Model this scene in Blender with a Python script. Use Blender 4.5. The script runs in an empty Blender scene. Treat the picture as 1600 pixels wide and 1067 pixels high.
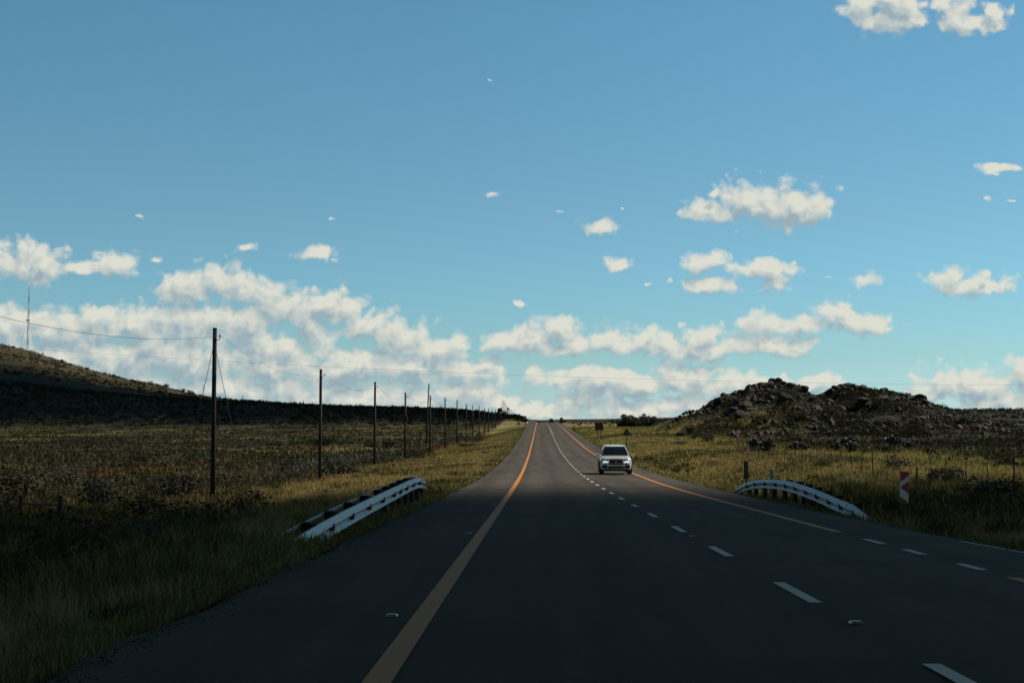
import bpy, math, random
import numpy as np
from mathutils import Vector, Matrix
random.seed(7)
RNG = np.random.default_rng(11)
scene = bpy.context.scene
COL = scene.collection
R = math.radians

# ------------------------------------------------------------------ camera, sun, sky, exposure
EYE = 1.40                                   # eye height above the road under the car
cam_d = bpy.data.cameras.new('camera'); cam = bpy.data.objects.new('camera', cam_d); COL.objects.link(cam)
cam_d.sensor_width = 36.0; cam_d.lens = 50.0
cam_d.clip_start = 0.1; cam_d.clip_end = 60000
cam.location = (0, 0, EYE)
cam.rotation_euler = (R(90 + 3.13), 0, R(1.03))
scene.camera = cam
FPX = 2222.0
CAMM = cam.rotation_euler.to_matrix()

SUN_EL, SUN_AZ = 43.0, 63.0                  # azimuth to the right of the road's direction (+Y)
SDIR = Vector((math.cos(R(SUN_EL))*math.sin(R(SUN_AZ)), math.cos(R(SUN_EL))*math.cos(R(SUN_AZ)), math.sin(R(SUN_EL))))
sun_d = bpy.data.lights.new('sun', 'SUN'); sun = bpy.data.objects.new('sun', sun_d); COL.objects.link(sun)
sun_d.energy = 5.0; sun_d.angle = R(0.53); sun_d.color = (1.0, 0.93, 0.80)
sun.rotation_euler = SDIR.to_track_quat('Z', 'Y').to_euler()

scene.view_settings.view_transform = 'Standard'
scene.view_settings.look = 'None'
scene.view_settings.exposure = 0.0
scene.view_settings.gamma = 1.0

def ndir(px, py):
    """world direction through a pixel of the 1600 x 1067 photograph"""
    return CAMM @ Vector(((px - 800)/FPX, -(py - 533.5)/FPX, -1.0))

SKY_STRENGTH = 0.10
CLOUDS = [  # centre x, centre y, radius x, radius y in photograph units (turned into sky directions below)
 (1355,12,42,22),(1385,22,50,27),(1418,30,36,17),(1400,3,48,18),
 (1478,10,26,20),(1500,30,34,26),(1525,31,40,16),(1550,20,24,16),(1582,14,17,11),
 (1556,261,22,9),(1587,262,18,6),(1560,273,11,5),(1540,312,15,13),(1580,316,12,4),
 (1205,318,74,38),(1237,328,60,32),(1170,308,46,25),(1262,340,36,15),(1105,328,38,18),(1118,303,28,12),(1080,322,22,12),
 (912,344,24,10),(938,356,34,11),(963,415,26,12),(770,306,22,6),(762,127,9,5),(870,331,12,4),(976,329,6,4),
 (1105,410,38,16),(1137,420,27,11),(1195,420,44,17),(1206,443,31,15),(1108,446,41,15),(1172,433,32,9),
 (1064,412,12,8),(1050,442,9,8),(1018,443,14,5),(817,472,18,6),
 (800,535,48,20),(835,530,52,25),(872,515,34,26),(897,535,48,21),(860,545,68,12),
 (950,527,36,20),(980,540,32,15),
 (1010,530,46,22),(1050,540,62,22),(1100,530,46,24),(1130,545,80,16),(1190,520,42,34),(1217,540,56,19),(1090,548,76,13),
 (1268,505,38,13),(1305,495,38,25),(1345,504,40,18),(1320,510,72,10),(1378,510,24,7),
 (1480,440,36,20),(1515,448,46,17),(1550,450,40,17),(1533,428,18,10),(1356,438,20,13),(1298,439,11,5),(1062,502,17,9),
 (20,408,82,33),(60,415,52,30),(135,418,60,13),(180,412,46,20),(240,407,22,10),(155,398,30,6),
 (217,336,17,5),(345,397,15,7),(387,388,20,8),(510,345,14,6),(496,396,30,11),(520,404,17,8),
 (300,450,58,28),(340,442,52,29),(390,458,62,28),(425,470,36,20),(265,455,24,10),
 (490,495,52,38),(520,490,52,36),(560,510,68,32),(612,530,68,28),(662,545,56,25),(455,480,26,23),(700,540,32,20),
 (-5,510,70,34),(80,515,80,35),(160,510,70,34),(215,505,52,38),(290,510,80,38),(380,510,80,42),
 (100,560,180,45),(280,560,180,50),(430,565,130,44),(530,578,110,36),(640,575,120,32),(735,580,60,18),
 (340,612,220,38),(560,622,180,32),(720,612,85,24),(830,648,85,18),(775,632,60,18),
 (130,612,180,30),(440,634,220,20),(660,642,160,17),(765,563,20,9),(880,590,64,21),(950,592,60,18),(920,612,60,20),(1000,604,62,20),(1070,592,62,26),(1130,602,56,22),
 (990,640,95,20),(1190,604,66,22),(1262,608,50,20),(1080,634,90,20),(1320,615,34,16),(1275,597,22,9),
 (1480,602,56,33),(1530,602,68,32),(1452,610,36,14),(1592,592,46,28),(1560,632,70,22),(1420,636,40,12)]

WISPS = {(1118,303), (1080,322), (770,306), (155,398), (912,344), (1172,433), (1582,14), (345,397), (240,407), (265,455)}
def build_world():
    w = bpy.data.worlds.new('World'); scene.world = w; w.use_nodes = True
    nt = w.node_tree; nt.nodes.clear(); L = nt.links.new
    out = nt.nodes.new('ShaderNodeOutputWorld'); bg = nt.nodes.new('ShaderNodeBackground')
    bg.inputs['Strength'].default_value = SKY_STRENGTH
    L(bg.outputs[0], out.inputs[0])
    sky = nt.nodes.new('ShaderNodeTexSky'); sky.sky_type = 'NISHITA'; sky.sun_disc = False
    sky.sun_elevation = R(SUN_EL); sky.sun_rotation = R(SUN_AZ)
    sky.altitude = 1200; sky.air_density = 1.0; sky.dust_density = 0.4; sky.ozone_density = 2.0
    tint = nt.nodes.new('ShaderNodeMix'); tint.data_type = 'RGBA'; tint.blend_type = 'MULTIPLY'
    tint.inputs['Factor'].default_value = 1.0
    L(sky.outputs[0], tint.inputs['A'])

    # --- the field of cloud shapes, as a group so that it can be sampled twice
    g = bpy.data.node_groups.new('cloud_field', 'ShaderNodeTree')
    g.interface.new_socket('P', in_out='INPUT', socket_type='NodeSocketVector')
    g.interface.new_socket('D', in_out='OUTPUT', socket_type='NodeSocketFloat')
    gi = g.nodes.new('NodeGroupInput'); go = g.nodes.new('NodeGroupOutput'); GL = g.links.new
    def warp(vec, sc, ax, ay, det):
        wn = g.nodes.new('ShaderNodeTexNoise'); wn.inputs['Scale'].default_value = sc
        wn.inputs['Detail'].default_value = det; wn.noise_dimensions = '2D'
        GL(gi.outputs[0], wn.inputs['Vector'])
        wm = g.nodes.new('ShaderNodeVectorMath'); wm.operation = 'MULTIPLY_ADD'
        wm.inputs[1].default_value = (ax*2, ay*2, 0); wm.inputs[2].default_value = (-ax, -ay, 0)
        GL(wn.outputs['Color'], wm.inputs[0])
        wa = g.nodes.new('ShaderNodeVectorMath'); wa.operation = 'ADD'
        GL(vec, wa.inputs[0]); GL(wm.outputs[0], wa.inputs[1]); return wa
    wa = warp(gi.outputs[0], 1.5, 0.16, 0.13, 2)
    wb = warp(wa.outputs[0], 5.0, 0.07, 0.05, 4)
    wa = wb
    prev = None
    for (cx, cy, rx, ry) in CLOUDS:
        d = ndir(cx, cy); u, v = d.x/d.y*22.22, d.z/d.y*22.22
        m = g.nodes.new('ShaderNodeVectorMath'); m.operation = 'MULTIPLY_ADD'
        sx, sy = 100.0/rx, 100.0/ry
        m.inputs[1].default_value = (sx, sy, 0); m.inputs[2].default_value = (-u*sx, -v*sy, 0)
        GL(wa.outputs[0], m.inputs[0])
        ln = g.nodes.new('ShaderNodeVectorMath'); ln.operation = 'LENGTH'; GL(m.outputs[0], ln.inputs[0])
        lo = ln.outputs['Value']
        if rx <= 18 or (cx, cy) in WISPS:      # thin scraps of cloud
            ad = g.nodes.new('ShaderNodeMath'); ad.inputs[1].default_value = 0.62 if rx > 8 else 0.45; GL(lo, ad.inputs[0]); lo = ad.outputs[0]
        if prev is None: prev = lo
        else:
            mn = g.nodes.new('ShaderNodeMath'); mn.operation = 'SMOOTH_MIN'; mn.inputs[2].default_value = 0.22
            GL(prev, mn.inputs[0]); GL(lo, mn.inputs[1]); prev = mn.outputs[0]
    nz = g.nodes.new('ShaderNodeTexNoise'); nz.noise_dimensions = '2D'
    nz.inputs['Scale'].default_value = 2.3; nz.inputs['Detail'].default_value = 7; nz.inputs['Roughness'].default_value = 0.55
    st = g.nodes.new('ShaderNodeVectorMath'); st.operation = 'MULTIPLY'; st.inputs[1].default_value = (0.8, 1.25, 1)
    GL(gi.outputs[0], st.inputs[0]); GL(st.outputs[0], nz.inputs['Vector'])
    a = g.nodes.new('ShaderNodeMath'); a.operation = 'MULTIPLY_ADD'; a.inputs[1].default_value = 1.55; a.inputs[2].default_value = 0.50
    GL(nz.outputs['Fac'], a.inputs[0])                              # 1 + 1.75*(n-0.5)
    s = g.nodes.new('ShaderNodeMath'); s.operation = 'SUBTRACT'
    GL(a.outputs[0], s.inputs[0]); GL(prev, s.inputs[1])
    vo = g.nodes.new('ShaderNodeTexVoronoi'); vo.voronoi_dimensions = '2D'; vo.feature = 'SMOOTH_F1'; vo.inputs['Scale'].default_value = 4.2
    vo.inputs['Detail'].default_value = 1.0; vo.inputs['Roughness'].default_value = 0.45; vo.inputs['Smoothness'].default_value = 0.6
    GL(wb.outputs[0], vo.inputs['Vector'])
    pf = g.nodes.new('ShaderNodeMath'); pf.operation = 'MULTIPLY_ADD'; pf.inputs[1].default_value = -0.75; pf.inputs[2].default_value = 0.36   # rounded billows
    GL(vo.outputs['Distance'], pf.inputs[0])
    sm = g.nodes.new('ShaderNodeMath'); sm.operation = 'ADD'; GL(s.outputs[0], sm.inputs[0]); GL(pf.outputs[0], sm.inputs[1]); GL(sm.outputs[0], go.inputs[0])

    geo = nt.nodes.new('ShaderNodeTexCoord'); sp = nt.nodes.new('ShaderNodeSeparateXYZ')
    L(geo.outputs['Generated'], sp.inputs[0])
    def M(op, a, b=None, c=None, clamp=False):
        n = nt.nodes.new('ShaderNodeMath'); n.operation = op; n.use_clamp = clamp
        for i, q in enumerate((a, b, c)):
            if q is None: continue
            if isinstance(q, (int, float)): n.inputs[i].default_value = q
            else: L(q, n.inputs[i])
        return n.outputs[0]
    X, Y, Z = sp.outputs
    yy = M('MAXIMUM', Y, 0.05)
    u = M('MULTIPLY', M('DIVIDE', X, yy), 22.22); v = M('MULTIPLY', M('DIVIDE', Z, yy), 22.22)
    cb = nt.nodes.new('ShaderNodeCombineXYZ'); L(u, cb.inputs[0]); L(v, cb.inputs[1])
    g1 = nt.nodes.new('ShaderNodeGroup'); g1.node_tree = g; L(cb.outputs[0], g1.inputs[0])
    off = nt.nodes.new('ShaderNodeVectorMath'); off.operation = 'ADD'; off.inputs[1].default_value = (0.08, 0.20, 0)
    L(cb.outputs[0], off.inputs[0])
    g2 = nt.nodes.new('ShaderNodeGroup'); g2.node_tree = g; L(off.outputs[0], g2.inputs[0])
    D = g1.outputs[0]; D2 = g2.outputs[0]
    def ss(x, a, b):
        n = nt.nodes.new('ShaderNodeMapRange'); n.interpolation_type = 'SMOOTHSTEP'
        n.inputs['From Min'].default_value = a; n.inputs['From Max'].default_value = b; L(x, n.inputs['Value']); return n.outputs[0]
    front = ss(Y, 0.3, 0.6)
    alpha = M('MULTIPLY', M('MULTIPLY', ss(D, -0.08, 0.70), front), 0.98)
    lit = M('ADD', M('MULTIPLY', M('SUBTRACT', D, D2), 0.95), 0.60)
    lit = M('SUBTRACT', lit, M('MULTIPLY', ss(D, 0.35, 1.1), 0.42), clamp=True)
    ramp = nt.nodes.new('ShaderNodeMix'); ramp.data_type = 'RGBA'
    ramp.inputs['A'].default_value = (3.2, 4.3, 4.8, 1); ramp.inputs['B'].default_value = (7.3, 7.3, 6.4, 1)
    L(lit, ramp.inputs['Factor'])
    # tint of the clear air: cyan low down, as lens and windscreen see it; darkened higher up to dim the foreground
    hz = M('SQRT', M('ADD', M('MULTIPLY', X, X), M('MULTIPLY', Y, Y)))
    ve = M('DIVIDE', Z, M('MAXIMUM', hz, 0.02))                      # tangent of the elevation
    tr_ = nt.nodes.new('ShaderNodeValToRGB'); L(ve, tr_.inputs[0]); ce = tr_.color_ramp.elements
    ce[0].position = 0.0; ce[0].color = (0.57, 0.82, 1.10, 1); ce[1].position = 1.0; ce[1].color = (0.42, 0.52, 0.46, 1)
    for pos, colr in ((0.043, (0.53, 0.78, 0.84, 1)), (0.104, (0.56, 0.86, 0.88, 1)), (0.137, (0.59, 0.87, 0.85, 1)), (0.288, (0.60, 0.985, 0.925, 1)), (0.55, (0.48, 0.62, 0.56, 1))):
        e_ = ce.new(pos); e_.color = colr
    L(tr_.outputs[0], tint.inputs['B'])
    mix = nt.nodes.new('ShaderNodeMix'); mix.data_type = 'RGBA'
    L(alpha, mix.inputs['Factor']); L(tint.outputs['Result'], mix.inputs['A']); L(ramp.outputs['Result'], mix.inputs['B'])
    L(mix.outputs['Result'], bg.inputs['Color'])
    w.cycles.sampling_method = 'MANUAL'; w.cycles.sample_map_resolution = 512
build_world()

# ------------------------------------------------------------------ helpers
def tag(o, label=None, cat=None, group=None, kind=None):
    if label: o['label'] = label
    if cat: o['category'] = cat
    if group: o['group'] = group
    if kind: o['kind'] = kind
    return o

def empty(name, loc, rz=0.0):
    o = bpy.data.objects.new(name, None); COL.objects.link(o); o.location = loc; o.rotation_euler = (0, 0, rz)
    o.empty_display_size = 0.3
    return o

class MB:
    def __init__(s): s.v = []; s.f = []; s.m = []
    def add(s, vs, fs, mi=0):
        b = len(s.v); s.v += [tuple(p) for p in vs]
        s.f += [tuple(i + b for i in f) for f in fs]; s.m += [mi]*len(fs)
    def box(s, x0, x1, y0, y1, z0, z1, mi=0, bev=0.0):
        if bev > 0:
            b = bev; vs = []
            for (z, i) in ((z0, b), (z0 + b, 0), (z1 - b, 0), (z1, b)):
                vs += [(x0+i+b*0, y0+i, z), (x1-i, y0+i, z), (x1-i, y1-i, z), (x0+i, y1-i, z)]
            fs = [(3, 2, 1, 0), (12, 13, 14, 15)]
            for k in range(3):
                for j in range(4):
                    a, c = k*4 + j, k*4 + (j+1) % 4
                    fs.append((a, c, c+4, a+4))
            s.add(vs, fs, mi); return
        s.add([(x0,y0,z0),(x1,y0,z0),(x1,y1,z0),(x0,y1,z0),(x0,y0,z1),(x1,y0,z1),(x1,y1,z1),(x0,y1,z1)],
              [(3,2,1,0),(4,5,6,7),(0,1,5,4),(1,2,6,5),(2,3,7,6),(3,0,4,7)], mi)
    def loft(s, rings, mi=0, cap=True, closed=True):
        n = len(rings[0]); vs = [p for r in rings for p in r]; fs = []
        for k in range(len(rings) - 1):
            for j in range(n if closed else n - 1):
                a, b = k*n + j, k*n + (j+1) % n
                fs.append((a, b, b+n, a+n))
        if cap:
            fs.append(tuple(range(n-1, -1, -1))); fs.append(tuple(range((len(rings)-1)*n, len(rings)*n)))
        s.add(vs, fs, mi)
    def tube(s, pts, r, seg=6, mi=0):
        pts = [Vector(p) for p in pts]; rings = []
        rs = r if isinstance(r, (list, tuple)) else [r]*len(pts)
        for i, p in enumerate(pts):
            t = (pts[min(i+1, len(pts)-1)] - pts[max(i-1, 0)]).normalized()
            up = Vector((0, 0, 1)) if abs(t.z) < 0.95 else Vector((0, 1, 0))
            a = t.cross(up).normalized(); b = a.cross(t)
            rings.append([p + (a*math.cos(2*math.pi*k/seg) + b*math.sin(2*math.pi*k/seg))*rs[i] for k in range(seg)])
        s.loft(rings, mi)
    def build(s, name, mats, parent=None, smooth=False, loc=None):
        me = bpy.data.meshes.new(name); me.from_pydata(s.v, [], s.f); me.update()
        if not isinstance(mats, (list, tuple)): mats = [mats]
        for m in mats: me.materials.append(m)
        if len(mats) > 1: me.polygons.foreach_set('material_index', s.m)
        if smooth: me.polygons.foreach_set('use_smooth', [True]*len(me.polygons))
        o = bpy.data.objects.new(name, me); COL.objects.link(o)
        if parent: o.parent = parent
        if loc: o.location = loc
        return o

def np_mesh(name, V, F, mat, col=None, smooth=False):
    """V (n,3), F (m,k) arrays -> one mesh object with a per-vertex colour attribute"""
    me = bpy.data.meshes.new(name); n, m, k = len(V), len(F), F.shape[1]
    me.vertices.add(n); me.vertices.foreach_set('co', np.ascontiguousarray(V, dtype=np.float32).ravel())
    me.loops.add(m*k); me.loops.foreach_set('vertex_index', np.ascontiguousarray(F, dtype=np.int32).ravel())
    me.polygons.add(m); me.polygons.foreach_set('loop_start', np.arange(0, m*k, k, dtype=np.int32))
    if smooth: me.polygons.foreach_set('use_smooth', np.ones(m, dtype=bool))
    me.update(calc_edges=True)
    if col is not None:
        at = me.attributes.new('Col', 'FLOAT_COLOR', 'POINT')
        c4 = np.ones((n, 4), dtype=np.float32); c4[:, :3] = col; at.data.foreach_set('color', c4.ravel())
    me.materials.append(mat)
    o = bpy.data.objects.new(name, me); COL.objects.link(o)
    return o

# numpy value noise
_T = np.random.default_rng(3).random((256, 256))
def vnoise(x, y):
    xi = np.floor(x).astype(int); yi = np.floor(y).astype(int); fx = x - xi; fy = y - yi
    fx = fx*fx*(3-2*fx); fy = fy*fy*(3-2*fy)
    a = _T[xi & 255, yi & 255]; b = _T[(xi+1) & 255, yi & 255]; c = _T[xi & 255, (yi+1) & 255]; d = _T[(xi+1) & 255, (yi+1) & 255]
    return (a*(1-fx)+b*fx)*(1-fy) + (c*(1-fx)+d*fx)*fy
def fbm(x, y, o=4):
    s = 0; a = 0.5; t = 0
    for i in range(o):
        s = s + a*vnoise(x*2**i + 17.3*i, y*2**i + 9.1*i); t += a; a *= 0.5
    return s/t
def sstep(x, a, b):
    t = np.clip((x - a)/(b - a), 0, 1); return t*t*(3 - 2*t)
def herm(xs, ys):
    xs = np.array(xs, float); ys = np.array(ys, float); m = np.gradient(ys, xs)
    def f(x):
        x = np.clip(np.asarray(x, float), xs[0], xs[-1]); i = np.clip(np.searchsorted(xs, x) - 1, 0, len(xs) - 2)
        h = xs[i+1] - xs[i]; t = (x - xs[i])/h
        return (2*t**3-3*t**2+1)*ys[i] + (t**3-2*t**2+t)*h*m[i] + (-2*t**3+3*t**2)*ys[i+1] + (t**3-t**2)*h*m[i+1]
    return f

# ------------------------------------------------------------------ materials
def mat_new(name):
    m = bpy.data.materials.new(name); m.use_nodes = True; nt = m.node_tree
    b = nt.nodes['Principled BSDF']
    return m, nt, b
def mat(name, col, rough=0.6, metal=0.0, noise=0.0, nscale=8.0, bump=0.0, spec=0.5, emit=None, coat=0.0):
    m, nt, b = mat_new(name)
    b.inputs['Base Color'].default_value = (*col, 1); b.inputs['Roughness'].default_value = rough
    b.inputs['Metallic'].default_value = metal; b.inputs['Specular IOR Level'].default_value = spec
    b.inputs['Coat Weight'].default_value = coat
    if emit: b.inputs['Emission Color'].default_value = (*emit[0], 1); b.inputs['Emission Strength'].default_value = emit[1]
    if noise > 0:
        tc = nt.nodes.new('ShaderNodeTexCoord'); n = nt.nodes.new('ShaderNodeTexNoise')
        n.inputs['Scale'].default_value = nscale; n.inputs['Detail'].default_value = 6
        nt.links.new(tc.outputs['Object'], n.inputs['Vector'])
        r = nt.nodes.new('ShaderNodeMix'); r.data_type = 'RGBA'
        r.inputs['A'].default_value = (*[c*(1-noise) for c in col], 1); r.inputs['B'].default_value = (*[min(1, c*(1+noise)) for c in col], 1)
        nt.links.new(n.outputs['Fac'], r.inputs['Factor']); nt.links.new(r.outputs['Result'], b.inputs['Base Color'])
        if bump > 0:
            bp = nt.nodes.new('ShaderNodeBump'); bp.inputs['Strength'].default_value = bump; bp.inputs['Distance'].default_value = 0.02
            nt.links.new(n.outputs['Fac'], bp.inputs['Height']); nt.links.new(bp.outputs[0], b.inputs['Normal'])
    return m
def mat_attr(name, rough=0.9, transl=0.0, nscale=0.0, namp=0.3, bump=0.0, spec=0.05):
    """colour from the vertex attribute (kind of plant or soil), broken up by fine noise"""
    m, nt, b = mat_new(name); b.inputs['Roughness'].default_value = rough; b.inputs['Specular IOR Level'].default_value = spec
    at = nt.nodes.new('ShaderNodeAttribute'); at.attribute_name = 'Col'; src = at.outputs['Color']
    if nscale > 0:
        tc = nt.nodes.new('ShaderNodeTexCoord'); n = nt.nodes.new('ShaderNodeTexNoise'); n.inputs['Scale'].default_value = nscale
        n.inputs['Detail'].default_value = 8; n.inputs['Roughness'].default_value = 0.65
        nt.links.new(tc.outputs['Object'], n.inputs['Vector'])
        mr = nt.nodes.new('ShaderNodeMapRange'); mr.inputs['From Min'].default_value = 0.3; mr.inputs['From Max'].default_value = 0.7
        mr.inputs['To Min'].default_value = 1 - namp; mr.inputs['To Max'].default_value = 1 + namp
        nt.links.new(n.outputs['Fac'], mr.inputs['Value'])
        vm = nt.nodes.new('ShaderNodeVectorMath'); vm.operation = 'SCALE'
        nt.links.new(src, vm.inputs[0]); nt.links.new(mr.outputs[0], vm.inputs['Scale']); src = vm.outputs[0]
        if bump > 0:
            bp = nt.nodes.new('ShaderNodeBump'); bp.inputs['Strength'].default_value = bump; bp.inputs['Distance'].default_value = 0.15
            nt.links.new(n.outputs['Fac'], bp.inputs['Height']); nt.links.new(bp.outputs[0], b.inputs['Normal'])
    nt.links.new(src, b.inputs['Base Color'])
    if transl > 0:
        t = nt.nodes.new('ShaderNodeBsdfTranslucent'); nt.links.new(src, t.inputs['Color'])
        mx = nt.nodes.new('ShaderNodeMixShader'); mx.inputs[0].default_value = transl
        nt.links.new(b.outputs[0], mx.inputs[1]); nt.links.new(t.outputs[0], mx.inputs[2])
        nt.links.new(mx.outputs[0], nt.nodes['Material Output'].inputs['Surface'])
    return m

M_GROUND = mat_attr('soil_and_sward', nscale=0.9, namp=0.45, bump=0.5)
M_GRASS = mat_attr('grass_blades', transl=0.30)
M_SCRUB = mat_attr('scrub_leaves', transl=0.15)
M_WOOD = mat('tarred_wood', (0.017, 0.013, 0.011), 0.85, noise=0.5, nscale=6, bump=0.4)
M_POSTW = mat('old_timber', (0.022, 0.019, 0.016), 0.9, noise=0.5, nscale=9, bump=0.4)
M_STEELPOST = mat('dark_steel', (0.018, 0.016, 0.015), 0.6)
M_GALV = mat('galvanised_steel', (0.44, 0.435, 0.42), 0.5, metal=0.3, noise=0.3, nscale=3)
M_WIRE = mat('wire', (0.02, 0.02, 0.022), 0.6)
M_REFL = mat('red_reflector', (0.13, 0.03, 0.02), 0.4)
M_SIGNBACK = mat('grey_sign_back', (0.045, 0.048, 0.055), 0.6, noise=0.15, nscale=4)
M_WHITE = mat('white_paint', (0.75, 0.75, 0.72), 0.5, noise=0.1, nscale=10)
M_RED = mat('red_sheeting', (0.60, 0.015, 0.03), 0.4)
M_CONC = mat('pale_concrete', (0.28, 0.29, 0.30), 0.8, noise=0.25, nscale=12)
M_CERAM = mat('insulator', (0.3, 0.28, 0.25), 0.3)
M_BARK = mat('bark', (0.05, 0.04, 0.03), 0.9, noise=0.4, nscale=7)

def mat_asphalt():
    m, nt, b = mat_new('asphalt'); L = nt.links.new
    tc = nt.nodes.new('ShaderNodeTexCoord')
    def noise(sc, det, rough=0.6, vec=None):
        n = nt.nodes.new('ShaderNodeTexNoise'); n.inputs['Scale'].default_value = sc; n.inputs['Detail'].default_value = det
        n.inputs['Roughness'].default_value = rough; L(vec or tc.outputs['Object'], n.inputs['Vector']); return n.outputs['Fac']
    mp = nt.nodes.new('ShaderNodeMapping'); mp.inputs['Scale'].default_value = (1.3, 0.05, 1); L(tc.outputs['Object'], mp.inputs['Vector'])
    streak = noise(1.0, 5, vec=mp.outputs[0]); big = noise(0.25, 5); grain = noise(90, 4, 0.7)
    def mixc(f, a, bcol, lo, hi):
        r = nt.nodes.new('ShaderNodeMapRange'); r.inputs['From Min'].default_value = lo; r.inputs['From Max'].default_value = hi; L(f, r.inputs['Value'])
        x = nt.nodes.new('ShaderNodeMix'); x.data_type = 'RGBA'; L(r.outputs[0], x.inputs['Factor'])
        for s_, q in (('A', a), ('B', bcol)):
            if isinstance(q, tuple): x.inputs[s_].default_value = q
            else: L(q, x.inputs[s_])
        return x.outputs['Result']
    c1 = mixc(streak, (0.062, 0.053, 0.044, 1), (0.100, 0.086, 0.070, 1), 0.32, 0.68)
    c2 = mixc(big, (0.060, 0.051, 0.042, 1), c1, 0.3, 0.55)
    sp = nt.nodes.new('ShaderNodeSeparateXYZ'); L(tc.outputs['Object'], sp.inputs[0])
    wv = nt.nodes.new('ShaderNodeMath'); wv.operation = 'MULTIPLY_ADD'; wv.inputs[1].default_value = 2*math.pi/1.66; wv.inputs[2].default_value = -0.19; L(sp.outputs[0], wv.inputs[0])
    cs = nt.nodes.new('ShaderNodeMath'); cs.operation = 'COSINE'; L(wv.outputs[0], cs.inputs[0])
    tk = nt.nodes.new('ShaderNodeMath'); tk.operation = 'MULTIPLY'; L(cs.outputs[0], tk.inputs[0]); L(streak, tk.inputs[1])
    tk2 = nt.nodes.new('ShaderNodeMath'); tk2.operation = 'MULTIPLY_ADD'; tk2.inputs[1].default_value = 0.20; L(tk.outputs[0], tk2.inputs[0])
    g = nt.nodes.new('ShaderNodeMapRange'); g.inputs['From Min'].default_value = 0.3; g.inputs['From Max'].default_value = 0.7
    g.inputs['To Min'].default_value = 0.62; g.inputs['To Max'].default_value = 1.38; L(grain, g.inputs['Value'])
    L(g.outputs[0], tk2.inputs[2]); g = tk2
    vm = nt.nodes.new('ShaderNodeVectorMath'); vm.operation = 'SCALE'; L(c2, vm.inputs[0]); L(g.outputs[0], vm.inputs['Scale'])
    L(vm.outputs[0], b.inputs['Base Color']); b.inputs['Roughness'].default_value = 0.9; b.inputs['Specular IOR Level'].default_value = 0.06
    bp = nt.nodes.new('ShaderNodeBump'); bp.inputs['Strength'].default_value = 0.35; bp.inputs['Distance'].default_value = 0.006
    L(grain, bp.inputs['Height']); L(bp.outputs[0], b.inputs['Normal'])
    return m
M_ASPH = mat_asphalt()
def mat_marking(name, col):
    m, nt, b = mat_new(name); L = nt.links.new; tc = nt.nodes.new('ShaderNodeTexCoord')
    n = nt.nodes.new('ShaderNodeTexNoise'); n.inputs['Scale'].default_value = 14; n.inputs['Detail'].default_value = 7; n.inputs['Roughness'].default_value = 0.7
    L(tc.outputs['Object'], n.inputs['Vector'])
    r = nt.nodes.new('ShaderNodeMapRange'); r.inputs['From Min'].default_value = 0.36; r.inputs['From Max'].default_value = 0.47; L(n.outputs['Fac'], r.inputs['Value'])
    x = nt.nodes.new('ShaderNodeMix'); x.data_type = 'RGBA'; L(r.outputs[0], x.inputs['Factor'])
    x.inputs['A'].default_value = tuple(0.82*c + 0.18*0.04 for c in col) + (1,); x.inputs['B'].default_value = (*col, 1)
    L(x.outputs['Result'], b.inputs['Base Color']); b.inputs['Roughness'].default_value = 0.75
    return m
M_YEL = mat_marking('yellow_road_paint', (0.52, 0.19, 0.014))
M_WLN = mat_marking('white_road_paint', (0.60, 0.58, 0.50))

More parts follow.
